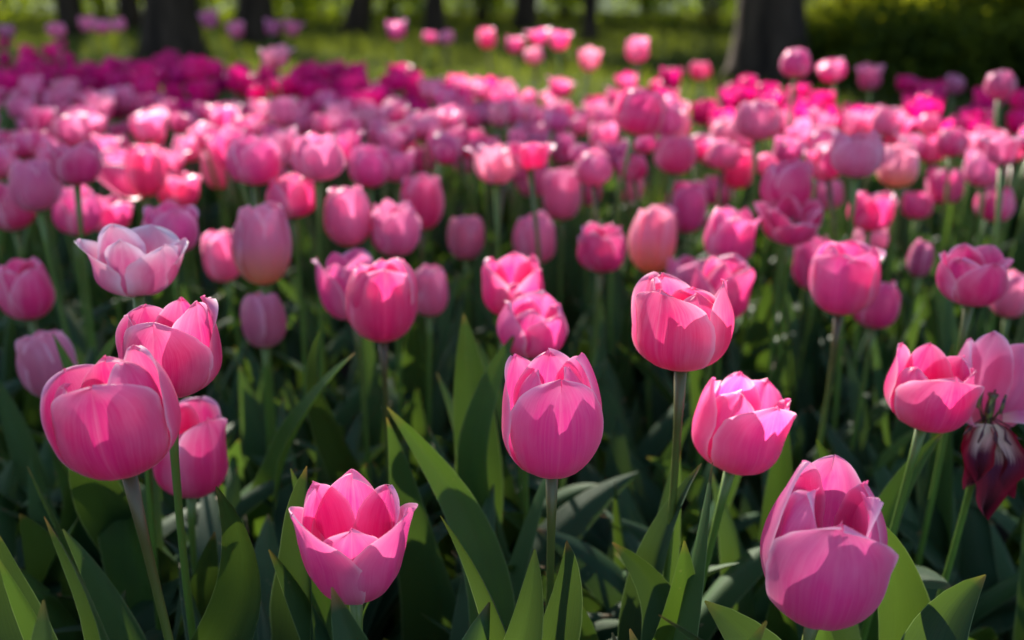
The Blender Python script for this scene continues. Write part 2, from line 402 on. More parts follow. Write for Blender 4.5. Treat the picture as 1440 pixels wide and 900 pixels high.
def leaf_to(base, tip, W, bow=0.0, bowdir=None, twist=20, fold=0.6, nu=11, nv=26, seed=0, wave=0.13, face=None):
    """Leaf along a curve from base to tip (world coordinates), blade facing 'face'."""
    rs = random.Random(seed); p1, p2 = rs.uniform(0, 6.28), rs.uniform(0, 6.28)
    mid = base.lerp(tip, 0.5) + (bowdir or Vector((0, 0, 1))) * bow
    sway = Vector((rs.uniform(-1, 1), rs.uniform(-.6, .3), 0)) * 0.05
    pts = bez(base, mid, tip, nv)
    hook = Vector((rs.choice([-1, 1]) * rs.uniform(.01, .05), rs.uniform(-.03, .01), -rs.uniform(.0, .03)))
    sgn = rs.choice([-.6, .5, .8])
    pts = [p + sway * 1.3 * (math.sin(math.pi * i / (nv - 1)) + sgn * .5 * math.sin(2 * math.pi * i / (nv - 1))) + hook * (max(0, i / (nv - 1) - .6) / .4) ** 2 for i, p in enumerate(pts)]
    W *= 1.35
    V, UV = [], []
    face = (face or Vector((rs.uniform(-.9, .9), -1, rs.uniform(.2, .8)))).normalized()
    for j in range(nv):
        t = j / (nv - 1)
        T = (pts[min(j + 1, nv - 1)] - pts[max(j - 1, 0)]).normalized()
        B = T.cross(face).normalized(); Nn = B.cross(T) 
        tw = R(twist * 1.8) * (t - 0.4)
        B2 = B * math.cos(tw) + Nn * math.sin(tw); N2 = Nn * math.cos(tw) - B * math.sin(tw)
        wv = W * 0.5 * ((.35 + .65 * math.sin(math.pi / 2 * t / .5)) if t < .5 else max(0, 1 - ((t - .5) / .5) ** 1.9) ** .85)
        wv = max(wv * (1 + .05 * math.sin(11 * t + p1)), 0.0006)
        fo = fold * 1.3 * (1 - 0.5 * t)
        for i in range(nu):
            u = -1 + 2 * i / (nu - 1)
            off = B2 * (u * wv * math.cos(fo * abs(u))) + N2 * (abs(u) ** 1.3 * wv * math.sin(fo))
            off += N2 * (wave * W * math.sin(9 * t + (p1 if u > 0 else p2)) * u * u * (1 - t) * 1.4) + N2 * (0.09 * W * math.sin(23 * t + p2) * abs(u) ** 3 * (1 - t))
            V.append(pts[j] + off); UV.append(((u + 1) / 2, t))
    return V, UV, nu, nv

LEAFMESH = [(1175, 8.6, 1.3, .40, 'low dark shrub at the right foot of the broad right trunk', (.55, .52, .35)), (1285, 7.8, 1.6, .42, 'low dark shrub behind the third dim tulip at right', (.50, .48, .35)), (1400, 7.6, 1.6, .46, 'low dark shrub behind the dim right edge tulip', (.50, .48, .35)),
      ]
for k in range(26):
    rs = random.Random(100 + k)
    L = rs.uniform(0.20, 0.34)
    up = k % 3
    th0 = (rs.uniform(4, 16), rs.uniform(12, 30), rs.uniform(24, 48))[up]
    bd = (rs.uniform(5, 30), rs.uniform(25, 70), rs.uniform(40, 85))[up]
    V, UV, nu, nv = leaf_points(L, rs.uniform(0.042, 0.078), th0, bd, rs.uniform(-60, 60), rs.uniform(0.35, 0.9), seed=k, wave=rs.uniform(0.05, 0.2))
    me = bpy.data.meshes.new('leaf'); me.from_pydata([tuple(v) for v in V], [], grid_faces(nu, nv))
    ul = me.uv_layers.new(name='UVMap'); idx = np.empty(len(me.loops), dtype=np.int32); me.loops.foreach_get('vertex_index', idx)
    ul.data.foreach_set('uv', np.asarray(UV, dtype=np.float32)[idx].ravel())
    me.polygons.foreach_set('use_smooth', [True] * len(me.polygons)); me.materials.append(M_LEAF); me.update()
    LEAFMESH.append((me, up))
def leafcol(rs):
    a = rs.random(); y = rs.random()
    c = Vector((0.015, 0.054, 0.025)).lerp(Vector((0.046, 0.105, 0.018)), a) * (0.55 + 0.7 * y)
    return (c.x, c.y, c.z, 1)
def add_leaves(root, n, rs, kinds=(0, 1, 2), smin=0.8, smax=1.1, a0=None, zr=0.03):
    a = rs.uniform(0, 6.28) if a0 is None else a0
    for q in range(n):
        me, up = rs.choice([m for k_ in kinds for m in LEAFMESH if m[1] == k_])
        o = link('leaf', me, root, leafcol(rs))
        o.location = (0, 0, 0.004 + rs.uniform(0, zr)); o.rotation_euler = (0, 0, a); s = rs.uniform(smin, smax); o.scale = (s, s, s)
        a += 2.2 + rs.uniform(-0.5, 0.5)

# ------------------------------------------------------------------ ground
def ground_z(x, y):
    if y > 60 or abs(x) > 60: return 0.0
    return 0.012 * mnoise.noise(Vector((x * 3, y * 3, 0))) + 0.01 * mnoise.noise(Vector((x * 11, y * 11, 3)))
def band_y(x): return 2.95 - 0.61 * max(-2.6, min(1.5, x))         # middle of the magenta strip
def grid_sheet(xs, ys, fz):
    V = [(x, y, fz(x, y)) for y in ys for x in xs]
    return V, grid_faces(len(xs), len(ys))
xs = [-200, -60, -20] + list(np.linspace(-8, 8, 60)) + [20, 60, 200]
ys = [-150, -40, -8] + list(np.linspace(-2, 14, 70)) + [20, 40, 80, 250]
V, F = grid_sheet(xs, ys, lambda x, y: ground_z(x, y) * (1 if abs(x) <= 8 and -2 <= y <= 14 else 0) - 0.02)
g = mesh_obj('ground', V, F, M_TURF); tag(g, 'mossy woodland lawn floor reaching back under the trees', 'ground', kind='structure')
# soil of the flower bed: a raised sheet with clods
xs = list(np.linspace(-3.2, 3.0, 150)); tt = list(np.linspace(0, 1, 110))
V = []
for t in tt:
    for x in xs:
        y = -0.7 + (band_y(x) + 0.75 + 0.7) * t
        e = min(t, 1 - t) * 12; e2 = min(1, e)
        V.append((x, y, ground_z(x, y) * 1.3 + 0.004 + 0.01 * abs(mnoise.noise(Vector((x * 25, y * 25, 7)))) - 0.03 * (1 - e2)))
F = grid_faces(len(xs), len(tt))
g = mesh_obj('soil', V, F, M_SOIL); tag(g, 'dark crumbly soil of the tulip bed', 'soil', kind='structure')

# ------------------------------------------------------------------ tulip builder
GROUP = 'pink tulips growing in the bed'
PINK = [(0.78, 0.055, 0.28), (0.80, 0.08, 0.33), (0.76, 0.04, 0.26), (0.84, 0.13, 0.37), (0.80, 0.08, 0.30), (0.78, 0.09, 0.35)]
HEADS = []      # px, py, width px, depth of every head placed
def petal_specs(open_, rs, over=None, calm=1.0):
    L = []
    for i in range(6):
        inner = i % 2 == 1
        d = dict(inner=inner, wid=rs.uniform(0.94, 1.06), ln=rs.uniform(0.94, 1.05), tilt=rs.uniform(-3.5, 5) * calm,
                 curl=rs.uniform(-0.16, 0.14) * calm, roll=rs.uniform(-0.12, 0.20) * calm, seed=rs.randint(0, 9999), notch=rs.choice([0, 0, 0.5]), side=rs.uniform(-0.10, 0.10))
        if over and i in over: d.update(over[i])
        L.append(d)
    return L
def flower(root, origin_local, up_dir, Rr, H, open_, yaw, rs, detailed=True, over=None, color=(0.75, 0.1, 0.3), mat=None, grid=(17, 22)):
    up_dir = up_dir.normalized()
    q = Vector((0, 0, 1)).rotation_difference(up_dir)
    mat = mat or M_PETAL
    cv, cf = core_mesh(Rr, H)
    specs = petal_specs(open_, rs, over)
    col = (*color, 1)
    if detailed:
        head = mesh_obj('flower_head', cv, cf, M_CORE, root, color=col)
        head.location = origin_local; head.rotation_mode = 'QUATERNION'; head.rotation_quaternion = q
        for i, d in enumerate(specs):
            d = dict(d)
            if d.pop('skip', False): continue
            m_ = d.pop('mat', mat); lab = d.pop('label', None)
            az = -math.pi / 2 + yaw + i * math.pi / 3 + rs.uniform(-0.08, 0.08) + d.pop('daz', 0)
            P, UV, nu, nv = petal_points(Rr, H, open_ * (0.97 if d['inner'] else 1), az, nu=grid[0], nv=grid[1], **d)
            p = mesh_obj('petal', P, grid_faces(nu, nv), m_, head, UV, color=col)
            if lab: p['label'] = lab
        return head
    V, F, UVs = [], [], []
    for i, d in enumerate(specs):
        az = -math.pi / 2 + yaw + i * math.pi / 3
        P, UV, nu, nv = petal_points(Rr, H, open_ * (0.97 if d['inner'] else 1), az, nu=9, nv=11, **d)
        F += grid_faces(nu, nv, len(V)); V += P; UVs += UV
    head = mesh_obj('flower_head', V, F, mat, root, UVs, color=col)
    head.location = origin_local; head.rotation_mode = 'QUATERNION'; head.rotation_quaternion = q
    return head

FARHEADS = []
for k in range(26):
    rs = random.Random(500 + k)
    H = rs.uniform(1.65, 2.4); op = rs.choice([0.35, 0.5, 0.6, 0.75, 0.85, 1.0, 1.1])
    V, F, UVs = [], [], []
    for i, d in enumerate(petal_specs(op, rs, None, (1.2, 2.0, 2.8)[k % 3])):
        P, UV, nu, nv = petal_points(1.0, H, op, i * math.pi / 3, nu=9, nv=11, **d)
        F += grid_faces(nu, nv, len(V)); V += P; UVs += UV
    me = bpy.data.meshes.new('flower_head'); me.from_pydata(V, [], F)
    ul = me.uv_layers.new(name='UVMap'); idx = np.empty(len(me.loops), dtype=np.int32); me.loops.foreach_get('vertex_index', idx)
    ul.data.foreach_set('uv', np.asarray(UVs, dtype=np.float32)[idx].ravel())
    me.polygons.foreach_set('use_smooth', [True] * len(me.polygons)); me.materials.append(M_PETAL)
    FARHEADS.append((me, H))
MAGHEADS = []
for me, H in FARHEADS:
    m2 = me.copy(); m2.materials.clear(); m2.materials.append(M_MAGENTA); MAGHEADS.append((m2, H))

def build_tulip(base, hbase, updir, Rr, label, rs, name='pink_tulip', cat='pink tulip', group=GROUP, H=2.3, op=0.7, yaw=0.0, detailed=True, over=None,
                color=None, nleaf=3, far=False, kinds=(0, 1, 2), stem_r=0.0027, red=None, grid=(17, 22), mat=None, lsc=(0.8, 1.1)):
    base = Vector((base.x, base.y, ground_z(base.x, base.y)))
    root = empty(name, base); tag(root, label, cat, group)
    hb = hbase - base
    color = color or rs.choice(PINK)
    v = rs.uniform(0.92, 1.08); color = tuple(min(1, c * v) for c in color)
    # stem: leaves the ground nearly upright and meets the head along its axis
    n = 10 if not far else 6
    ctrl = hb - updir.normalized() * hb.length * 0.45
    ctrl = ctrl + Vector((rs.uniform(-1, 1), rs.uniform(-1, 1), 0)) * 0.008
    pts = bez(Vector((0, 0, -0.01)), ctrl, hb + updir.normalized() * 0.003, n)
    red = rs.choice([0.0, 0.2, 0.5, 0.9]) if red is None else red
    rad = [stem_r * (1.15 - 0.25 * k / (n - 1)) for k in range(n)]; rad[-1] *= 1.9; rad[-2] *= 1.15
    V, F, UV = tube(pts, rad, 10 if not far else 6, redness=red)
    mesh_obj('stem', V, F, M_STEM, root, UV)
    if far:
        me, H0 = rs.choice(MAGHEADS if name == 'magenta_tulip' else FARHEADS)
        h = link('flower_head', me, root, (*color, 1))
        q = Vector((0, 0, 1)).rotation_difference(updir.normalized())
        h.location = hb; h.rotation_mode = 'QUATERNION'
        h.rotation_quaternion = q @ Matrix.Rotation(rs.uniform(0, 6.28), 3, 'Z').to_quaternion()
        h.scale = (Rr, Rr, Rr)
    else:
        flower(root, hb, updir, Rr, H, op, yaw, rs, detailed, over, color, mat, grid)
    add_leaves(root, nleaf, rs, kinds, *lsc)
    return root


# ------------------------------------------------------------------ the tulips one can tell apart
# (label, centre x, centre y, width, height in the 1440 px photo, openness, yaw, lean right, lean to viewer, stem passes (x, y), petal overrides, colour, redness of stem)
C = dict(deep=(0.78, 0.028, 0.23), mid=(0.81, 0.055, 0.31), pale=(0.84, 0.15, 0.38), hot=(0.80, 0.035, 0.21), bud=(0.66, 0.16, 0.30), mauve=(0.78, 0.15, 0.36), lily=(0.86, 0.15, 0.36), dusk=(0.50, 0.05, 0.20), salmon=(0.84, 0.17, 0.37), pastel=(0.83, 0.27, 0.40), egg=(0.84, 0.20, 0.38), magenta=(0.40, 0.012, 0.16))
HERO = [
 ('large pink tulip in front at left, broad front petal and tall narrow right petal', 160, 590, 190, 205, .66, -12, -8, 3, (232, 900), {0: dict(ln=.97, wid=1.2, tilt=1, curl=-.08), 1: dict(ln=1.04, tilt=1), 2: dict(ln=1.10, wid=.9, tilt=3), 4: dict(ln=.98, tilt=5), 3: dict(ln=.98), 5: dict(ln=.95)}, 'deep', .9),
 ('pink tulip right behind the large front left bloom, petals spread like a cut bowl', 239, 493, 143, 150, .78, -22, 4, 0, (250, 700), {0: dict(ln=.95, wid=1.2, tilt=2), 1: dict(ln=1.14, tilt=0), 2: dict(ln=1.10, tilt=1, wid=.9), 3: dict(ln=1.0), 4: dict(ln=.96, tilt=4)}, 'deep', .3),
 ('small cupped pink tulip tucked under the large front left bloom', 269, 637, 107, 140, .66, 38, 5, 3, (303, 880), {0: dict(ln=1.04, tilt=2), 1: dict(ln=.92), 5: dict(ln=.82), 4: dict(ln=.82, tilt=2), 2: dict(ln=1.04, tilt=-3), 3: dict(ln=1.04)}, 'deep', .2),
 ('open pale pink tulip lowest in front, two front petals curling apart in a V', 498, 768, 176, 214, .95, 58, 2, 7, (517, 900), {0: dict(ln=1.0, tilt=1, curl=.06, roll=.06, wid=1.05, gob=.30, side=0), 4: dict(ln=1.0, tilt=1, curl=.08, roll=.06, wid=1.05, gob=.30, side=0), 5: dict(ln=.9, tilt=-2, gob=.30), 2: dict(ln=1.04, curl=-.18, gob=.3, tilt=0), 1: dict(ln=1.02, tilt=0, gob=.30, curl=-.15), 3: dict(ln=1.04, curl=-.18, gob=.30)}, 'mid', .3),
 ('sharp pink tulip at centre front with crumpled petals showing in its mouth', 777, 587, 146, 190, .74, 6, 0, 2, (760, 900), {0: dict(ln=1.0, wid=1.15, tilt=2, roll=-.05), 2: dict(ln=1.0, tilt=0, wid=.95), 4: dict(ln=1.0, tilt=1, wid=.95), 1: dict(ln=.98, tilt=-4), 3: dict(ln=1.04, curl=-.15), 5: dict(ln=.96, tilt=-3)}, 'mid', .7),
 ('leaning pink tulip right of centre front with its widest petal at lower right', 1043, 600, 130, 152, .84, 34, 10, 3, (985, 880), {0: dict(ln=.98, wid=1.15, tilt=3, curl=.08), 4: dict(ln=.98, tilt=3, wid=.8), 5: dict(ln=1.0, tilt=-3), 2: dict(ln=.95), 3: dict(ln=1.04, tilt=-1)}, 'mid', .2),
 ('big pink tulip at the bottom right, red inside its open mouth', 1162, 775, 186, 236, .74, 8, 2, 8, (1125, 960), {0: dict(ln=.95, wid=1.10, tilt=3, curl=-.06, side=0, notch=0), 5: dict(ln=1.0, tilt=-3, wid=.9), 4: dict(ln=1.06, tilt=-1, wid=.92), 2: dict(ln=1.0, tilt=-3, wid=.8), 3: dict(ln=1.05), 1: dict(ln=1.0, tilt=-2, curl=-.1, side=.05)}, 'mid', .5),
 ('deep pink tulip right of centre, V shaped mouth, on a long reddish stem', 960, 457, 138, 143, .70, -26, 0, 0, (935, 800), {0: dict(ln=1.04, wid=1.15, tilt=3), 1: dict(ln=.92), 2: dict(ln=1.04, tilt=2, wid=.9), 4: dict(ln=1.02, tilt=3), 3: dict(ln=.9)}, 'hot', .7),
 ('pink tulip at right leaning over the withered one, rounded front petal', 1309, 551, 126, 128, .88, 20, 6, 4, (1250, 735), {0: dict(ln=.98, wid=1.2, tilt=2), 4: dict(ln=1.04, tilt=-2, wid=.75), 5: dict(ln=.9), 2: dict(ln=1.0)}, 'deep', .2),
 ('half closed pink tulip bud on the left edge below the rounded one', 68, 512, 78, 104, .55, 15, -5, 0, (105, 760), None, 'bud', .1),
 ('rounded pink tulip at the far left edge, mid height', 38, 409, 78, 92, .72, 20, -3, 2, (40, 560), None, 'deep', .4),
 ('wide open sunlit tulip at left with one petal flung out to the right', 192, 367, 118, 122, 1.10, 40, 3, 4, (180, 430), {1: dict(ln=.9, tilt=16, wid=.9), 0: dict(ln=.9, tilt=2), 5: dict(ln=.98), 2: dict(ln=.95, tilt=14, curl=.2), 4: dict(ln=.95, tilt=8), 3: dict(ln=1.0)}, 'lily', .2),
 ('tall closed egg shaped pale tulip at left on a green stem', 368, 345, 80, 119, .36, 8, -1, 0, (373, 680), {0: dict(wid=1.15)}, 'egg', 0),
 ('pale tulip half hidden behind the closed egg shaped tulip', 312, 360, 56, 80, .6, 30, -6, 0, (332, 480), None, 'mauve', .1),
 ('narrow dim pink bud low behind the stem of the egg shaped tulip', 371, 450, 63, 86, .5, 60, 0, 0, (372, 640), None, 'bud', 0),
 ('pink tulip whose broad front petal faces the camera, left of centre', 538, 424, 98, 126, .55, 4, 2, 4, (542, 640), {0: dict(ln=.98, wid=1.2), 1: dict(ln=.9)}, 'deep', .9),
 ('pink tulip behind the broad petalled one left of centre, reaching further left', 492, 402, 84, 108, .85, 40, -6, 0, (498, 600), None, 'mid', .5),
 ('pale pink tulip behind the pair left of centre, cut by a thin dark stem', 604, 408, 56, 80, .6, 30, 0, 0, (600, 560), None, 'salmon', .1),
 ('deep pink tulip with a zigzag mouth, above the lower one at centre', 721, 405, 88, 94, .92, 60, -2, 3, (728, 560), {0: dict(ln=.95), 5: dict(ln=.72)}, 'deep', .3),
 ('pink tulip just above and behind the sharp central one', 750, 461, 99, 95, .80, 44, 6, 5, (760, 600), {0: dict(ln=.9)}, 'mid', .3),
 ('upright pink tulip with pale left rim, below the dense rows left of centre', 489, 304, 74, 92, .60, 10, -3, 0, (500, 400), {0: dict(wid=1.15)}, 'mauve', .2),
 ('square topped pink tulip with sunlit mouth under the hot pink one', 556, 323, 74, 84, .82, 20, 0, 2, (560, 430), None, 'mauve', .2),
 ('hot pink upright tulip on a thin dark stem left of centre', 595, 284, 62, 86, .70, 5, 3, 0, (597, 470), {0: dict(wid=1.1)}, 'hot', .9),
 ('shaded dusty pink tulip right of the hot pink one', 655, 334, 52, 68, .50, 10, 0, 0, (650, 420), None, 'bud', .1),
 ('salmon pink egg shaped tulip left of the centre line', 753, 336, 60, 76, .45, 20, -6, 0, (760, 400), None, 'salmon', .2),
 ('pink cup shaped tulip right of the salmon egg shaped one', 847, 350, 72, 76, .88, 35, 2, 3, (835, 470), None, 'deep', .5),
 ('slim bright tulip standing above the salmon egg shaped one', 790, 272, 57, 80, .55, 0, 0, 0, (790, 370), {0: dict(wid=1.1)}, 'salmon', .3),
 ('tall closed peach flushed tulip right of centre', 919, 337, 66, 101, .40, 20, 2, 0, (925, 480), None, 'pastel', .1),
 ('pink tulip with ruffled top standing above the V mouthed one', 1028, 333, 74, 88, .80, 15, 4, 3, (1030, 480), {1: dict(curl=.25)}, 'mid', .3),
 ('pink tulip crowded behind the V mouthed one on its right', 1015, 408, 82, 96, .85, 50, 6, 0, (1005, 520), None, 'deep', .4),
 ('small pale tulip peeping over the V mouthed one', 968, 388, 60, 60, .9, 10, 0, 0, (960, 480), None, 'pale', .1),
 ('pink tulip at right with broad sunlit left shoulder on a dark stem', 1186, 392, 92, 112, .62, -8, 3, 0, (1158, 640), {0: dict(ln=.92, wid=1.2), 2: dict(ln=.98, tilt=5), 1: dict(ln=1.0, tilt=6)}, 'mid', .9),
 ('pink tulip low behind the sunlit shouldered one, to its right', 1233, 428, 68, 76, .60, 30, 5, 0, (1212, 560), None, 'deep', .4),
 ('pink tulip half hidden left of the sunlit shouldered one', 1143, 370, 58, 84, .75, 50, -3, 0, (1120, 520), None, 'mid', .1),
 ('wide ruffled pink tulip near the right edge', 1368, 390, 100, 96, .98, 32, 0, 3, (1347, 480), {1: dict(curl=.2), 5: dict(curl=.2)}, 'deep', .5),
 ('dusty pink tulip cut off by the right edge', 1422, 414, 58, 72, .6, 10, 3, 0, (1410, 500), None, 'bud', .3),
 ('small dark closed bud alone between tulips at right', 1294, 364, 38, 56, .32, 10, 3, 0, (1283, 470), None, 'dusk', .2),
 ('closed pink tulip at upper left with pale rim against the edge group', 49, 260, 72, 80, .45, 12, -4, 0, (90, 360), None, 'mauve', .1),
 ('hot pink tulip cut off by the left edge at upper left', 16, 290, 66, 76, .7, 30, -4, 0, (25, 380), None, 'hot', .2),
 ('open pink tulip right of the closed pale rimmed one at upper left', 106, 230, 76, 64, .95, 25, 2, 0, (110, 320), None, 'deep', .2),
 ('pink tulip below the open one at upper left', 107, 298, 66, 72, .8, 45, 3, 0, (122, 400), None, 'mid', .2),
 ('hot pink tulip at upper left with one white lit petal sticking out left', 203, 240, 62, 78, .60, 10, 2, 0, (200, 300), {4: dict(tilt=48, ln=1.1, curl=.3)}, 'hot', .2),
 ('pink tulip directly behind the wide open sunlit one', 242, 322, 82, 76, .85, 10, 3, 0, (250, 420), None, 'mid', .1),
 ('blurred pink tulip above the wide open sunlit one', 153, 302, 60, 54, .8, 30, 0, 0, (150, 400), None, 'mid', .1),
 ('deep pink tulip between the hot pink one and the egg shaped one', 250, 268, 58, 56, .8, 50, 0, 0, (255, 350), None, 'hot', .1),
 ('large lit pink tulip above the egg shaped tulip', 358, 226, 74, 74, .75, 20, 3, 0, (350, 320), None, 'mid', .2),
 ('bright rimmed tulip left of the large lit pink one', 308, 234, 48, 68, .55, 0, 0, 0, (310, 320), None, 'salmon', .2),
 ('mauve pink tulip right of the large lit pink one', 447, 222, 76, 66, .85, 20, 2, 0, (440, 300), None, 'mauve', .1),
 ('pink tulip below the mauve one, in shade', 411, 276, 74, 56, .85, 50, 0, 2, (410, 360), None, 'deep', .1),
 ('pink tulip right of the mauve one, above the pale rimmed one', 520, 235, 60, 62, .7, 10, 0, 0, (520, 300), None, 'mid', .1),
 ('small round pink tulip above the hot pink upright one', 594, 225, 38, 42, .6, 0, 0, 0, (594, 270), None, 'mid', 0),
 ('small square pink tulip right of the small round one', 654, 228, 33, 36, .7, 0, 0, 0, (654, 280), None, 'salmon', 0),
 ('mauve tulip leaning left in front of the centre rows', 747, 244, 54, 74, .7, 30, -8, 0, (755, 300), None, 'mauve', .2),
 ('pink tulip touching the slim bright one on its right', 829, 264, 38, 56, .5, 20, 0, 0, (827, 330), None, 'mid', .2),
 ('small rounded tulip with lit base right of centre', 886, 262, 40, 50, .5, 0, 0, 0, (886, 330), None, 'salmon', .1),
 ('pink tulip with pointed lit tip above the peach flushed one', 967, 293, 58, 74, .55, 10, 0, 0, (968, 370), None, 'mid', .2),
 ('deep pink egg shaped tulip high right of centre', 950, 218, 60, 56, .5, 0, 6, 0, (952, 290), None, 'hot', .1),
 ('deep pink rounded tulip right of the egg shaped one high up', 1038, 238, 54, 60, .5, 0, 2, 0, (1040, 300), None, 'deep', .1),
 ('pink tulip below left of the deep pink rounded one', 1010, 268, 48, 48, .6, 0, 0, 0, (1010, 330), None, 'mid', .1),
 ('large deep rose tulip at upper right', 1106, 261, 72, 76, .6, 30, 0, 0, (1100, 350), None, 'deep', .1),
 ('round bright pink tulip standing above the upper right rows', 1065, 170, 62, 58, .5, 0, 0, 0, (1065, 230), None, 'salmon', .1),
 ('open red throated tulip below the large deep rose one', 1112, 312, 74, 42, 1.15, 20, 0, 12, (1110, 380), {0: dict(tilt=14), 2: dict(tilt=14), 4: dict(tilt=14)}, 'hot', .1),
 ('mauve flushed tulip right of the large deep rose one', 1161, 274, 52, 48, .8, 20, 2, 0, (1160, 340), None, 'mauve', .1),
 ('pink tulip lower right of the large deep rose one', 1225, 297, 66, 50, .85, 30, 3, 0, (1228, 360), None, 'deep', .1),
 ('lit rounded tulip in the upper right rows', 1205, 217, 76, 54, .7, 0, 0, 0, (1205, 290), None, 'salmon', .1),
 ('pale peach tulip right of the lit rounded one', 1262, 232, 62, 66, .5, 0, 0, 0, (1262, 300), None, 'pastel', .1),
 ('shaded small tulip above the sunlit shouldered one', 1225, 335, 52, 34, .8, 0, 0, 0, (1225, 380), None, 'bud', .1),
 ('big deep pink tulip leaning right in the far centre rows', 900, 157, 80, 54, .6, 0, 14, 0, (895, 220), None, 'deep', .1),
 ('blurred rose tulip far right, at the level of the large deep rose one', 1330, 262, 52, 54, .6, 0, 0, 0, (1330, 330), None, 'mid', .1),
 ('blurred rose tulip close to the right edge, lowest of the far right rows', 1400, 287, 58, 50, .7, 0, 0, 0, (1400, 350), None, 'deep', .1),
 ('blurred dusky tulip in the gap before the right edge', 1290, 290, 42, 40, .6, 0, 0, 0, (1290, 350), None, 'mid', .1),
 ('blurred mauve tulip by the right edge', 1385, 238, 60, 52, .8, 0, 0, 0, (1385, 300), None, 'mauve', .1),
]
TALL = [
 ('lone coral pink tulip against the dark wood, tallest right of centre', 896, 69, 36, 36, 'salmon'), ('coral pink tulip in front of the grass, next left of the broad right trunk', 985, 96, 31, 34, 'hot'),
 ('pink tulip standing just right of the broad right trunk', 1120, 83, 50, 42, 'mid'), ('pink tulip second to the right of the broad right trunk', 1170, 94, 38, 36, 'mid'),
 ('dim pink tulip third to the right of the broad right trunk', 1223, 107, 37, 34, 'dusk'), ('dim pink tulip alone before the dark shrubs at right', 1342, 115, 33, 32, 'dusk'),
 ('dim pink tulip standing before the dark shrubs near the right edge', 1408, 114, 48, 44, 'dusk'),
 ('coral tulip on the lawn side, leftmost of the loose cluster at top centre', 685, 53, 29, 32, 'hot'), ('small pink tulip in the loose cluster at top centre, second from its left', 725, 61, 26, 28, 'mid'),
 ('upper pink tulip of the touching pair at top centre', 757, 51, 26, 26, 'mid'), ('lower bright tulip of the touching pair at top centre', 750, 74, 30, 26, 'pastel'),
 ('rightmost pink tulip of the loose cluster at top centre', 786, 56, 29, 32, 'mid'), ('tiny pale tulip low before the lawn, right of the top centre cluster', 828, 85, 29, 26, 'pastel'),
 ('mauve tulip before the lawn near the thin trunks, left of top centre', 558, 40, 29, 30, 'magenta'), ('left one of two small tulips under the thin top centre trunk', 605, 50, 21, 26, 'mid'),
 ('right one of two small tulips under the thin top centre trunk', 627, 50, 23, 28, 'mauve'), ('pale tulip over the magenta strip, right of the left trunks', 387, 77, 36, 28, 'pastel'),
 ('mauve tulip on the lawn edge at top left', 80, 39, 27, 32, 'mauve'), ('dim tulip at the top left corner', 8, 41, 24, 30, 'dusk'),
 ('first mauve tulip of the row left of the broad left trunk', 122, 33, 22, 22, 'mauve'), ('middle mauve tulip of the row left of the broad left trunk', 143, 34, 24, 24, 'mauve'),
 ('last mauve tulip of the row left of the broad left trunk', 165, 33, 22, 24, 'mauve'), ('magenta tulip between the two left trunks', 294, 28, 24, 26, 'magenta'),
 ('small mauve tulip in front of the second left trunk', 330, 42, 22, 26, 'mauve'), ('magenta tulip at the right foot of the second left trunk', 382, 38, 22, 26, 'magenta'),
 ('mauve tulip right of the second left trunk', 411, 39, 22, 28, 'mauve'),
]
ROOTS = {}
for n, (lab, cx, cy, wpx, hpx, op, yaw, lr, lv, foot, over, cn, red) in enumerate(HERO):
    rs = random.Random(1000 + n)
    # real width about 6.3 cm; the height of the flower above the soil stays between 0.33 and 0.56 m
    wr = 0.0635 if wpx < 120 else (0.066 if wpx < 150 else 0.073)
    d = wr * FPX / wpx
    z = at(cx, cy, d).z
    zc = max(0.36, min(0.55, z))
    if zc != z: d = depth_for_z(cy, zc)
    d = min(max(d, 0.5), 4)
    Rr = wpx * d / FPX / 2
    al = PITCH + math.atan((cy - 450) / FPX) + R(lv)
    mx_r = max(1.0, op)
    H = (2 * hpx / wpx - (op + 0.25) * math.sin(al)) / math.cos(al)
    H = max(1.7, min(3.1, H))
    Rr /= 1.05 if op < 0.95 else 1.12
    if n == 0: Rr *= .9
    cen = at(cx, cy, d)
    yaw = yaw - math.degrees(math.atan2(cen.x, cen.y))
    up = Vector((math.sin(R(lr)), -math.sin(R(lv)), 1)).normalized()
    hb = cen - up * (H * Rr * 0.5) - Vector((0, 0, 0.0))
    # where the stem meets the soil: follow the line to the lower stem point seen in the photo
    f2 = at(foot[0], foot[1], d * 1.0)
    k = (hb.z) / max(0.05, hb.z - f2.z)
    k = min(k, 2.2)
    dx = (f2.x - hb.x) * k; dx = max(-0.10, min(0.10, dx))
    base = Vector((hb.x + dx, hb.y + rs.uniform(-.02, .03), 0))
    det = wpx >= 56
    grid = (25, 32) if wpx >= 95 else (17, 20)
    t = build_tulip(base, hb, up, Rr, lab, rs, H=H, op=op, yaw=R(yaw), detailed=det, over=over, color=C[cn], red=red, grid=grid, mat=M_GLOW if cn in ('egg', 'pastel') else (M_RIM if cn == 'lily' else None),
                    nleaf=6 if cy > 440 else 4, kinds=(0, 1, 1, 2, 2) if cy > 330 else (0, 1), group=GROUP)
    ROOTS[lab] = t; HEADS.append((cx, cy, wpx, d))
    t['_k'] = n
    del t['_k']
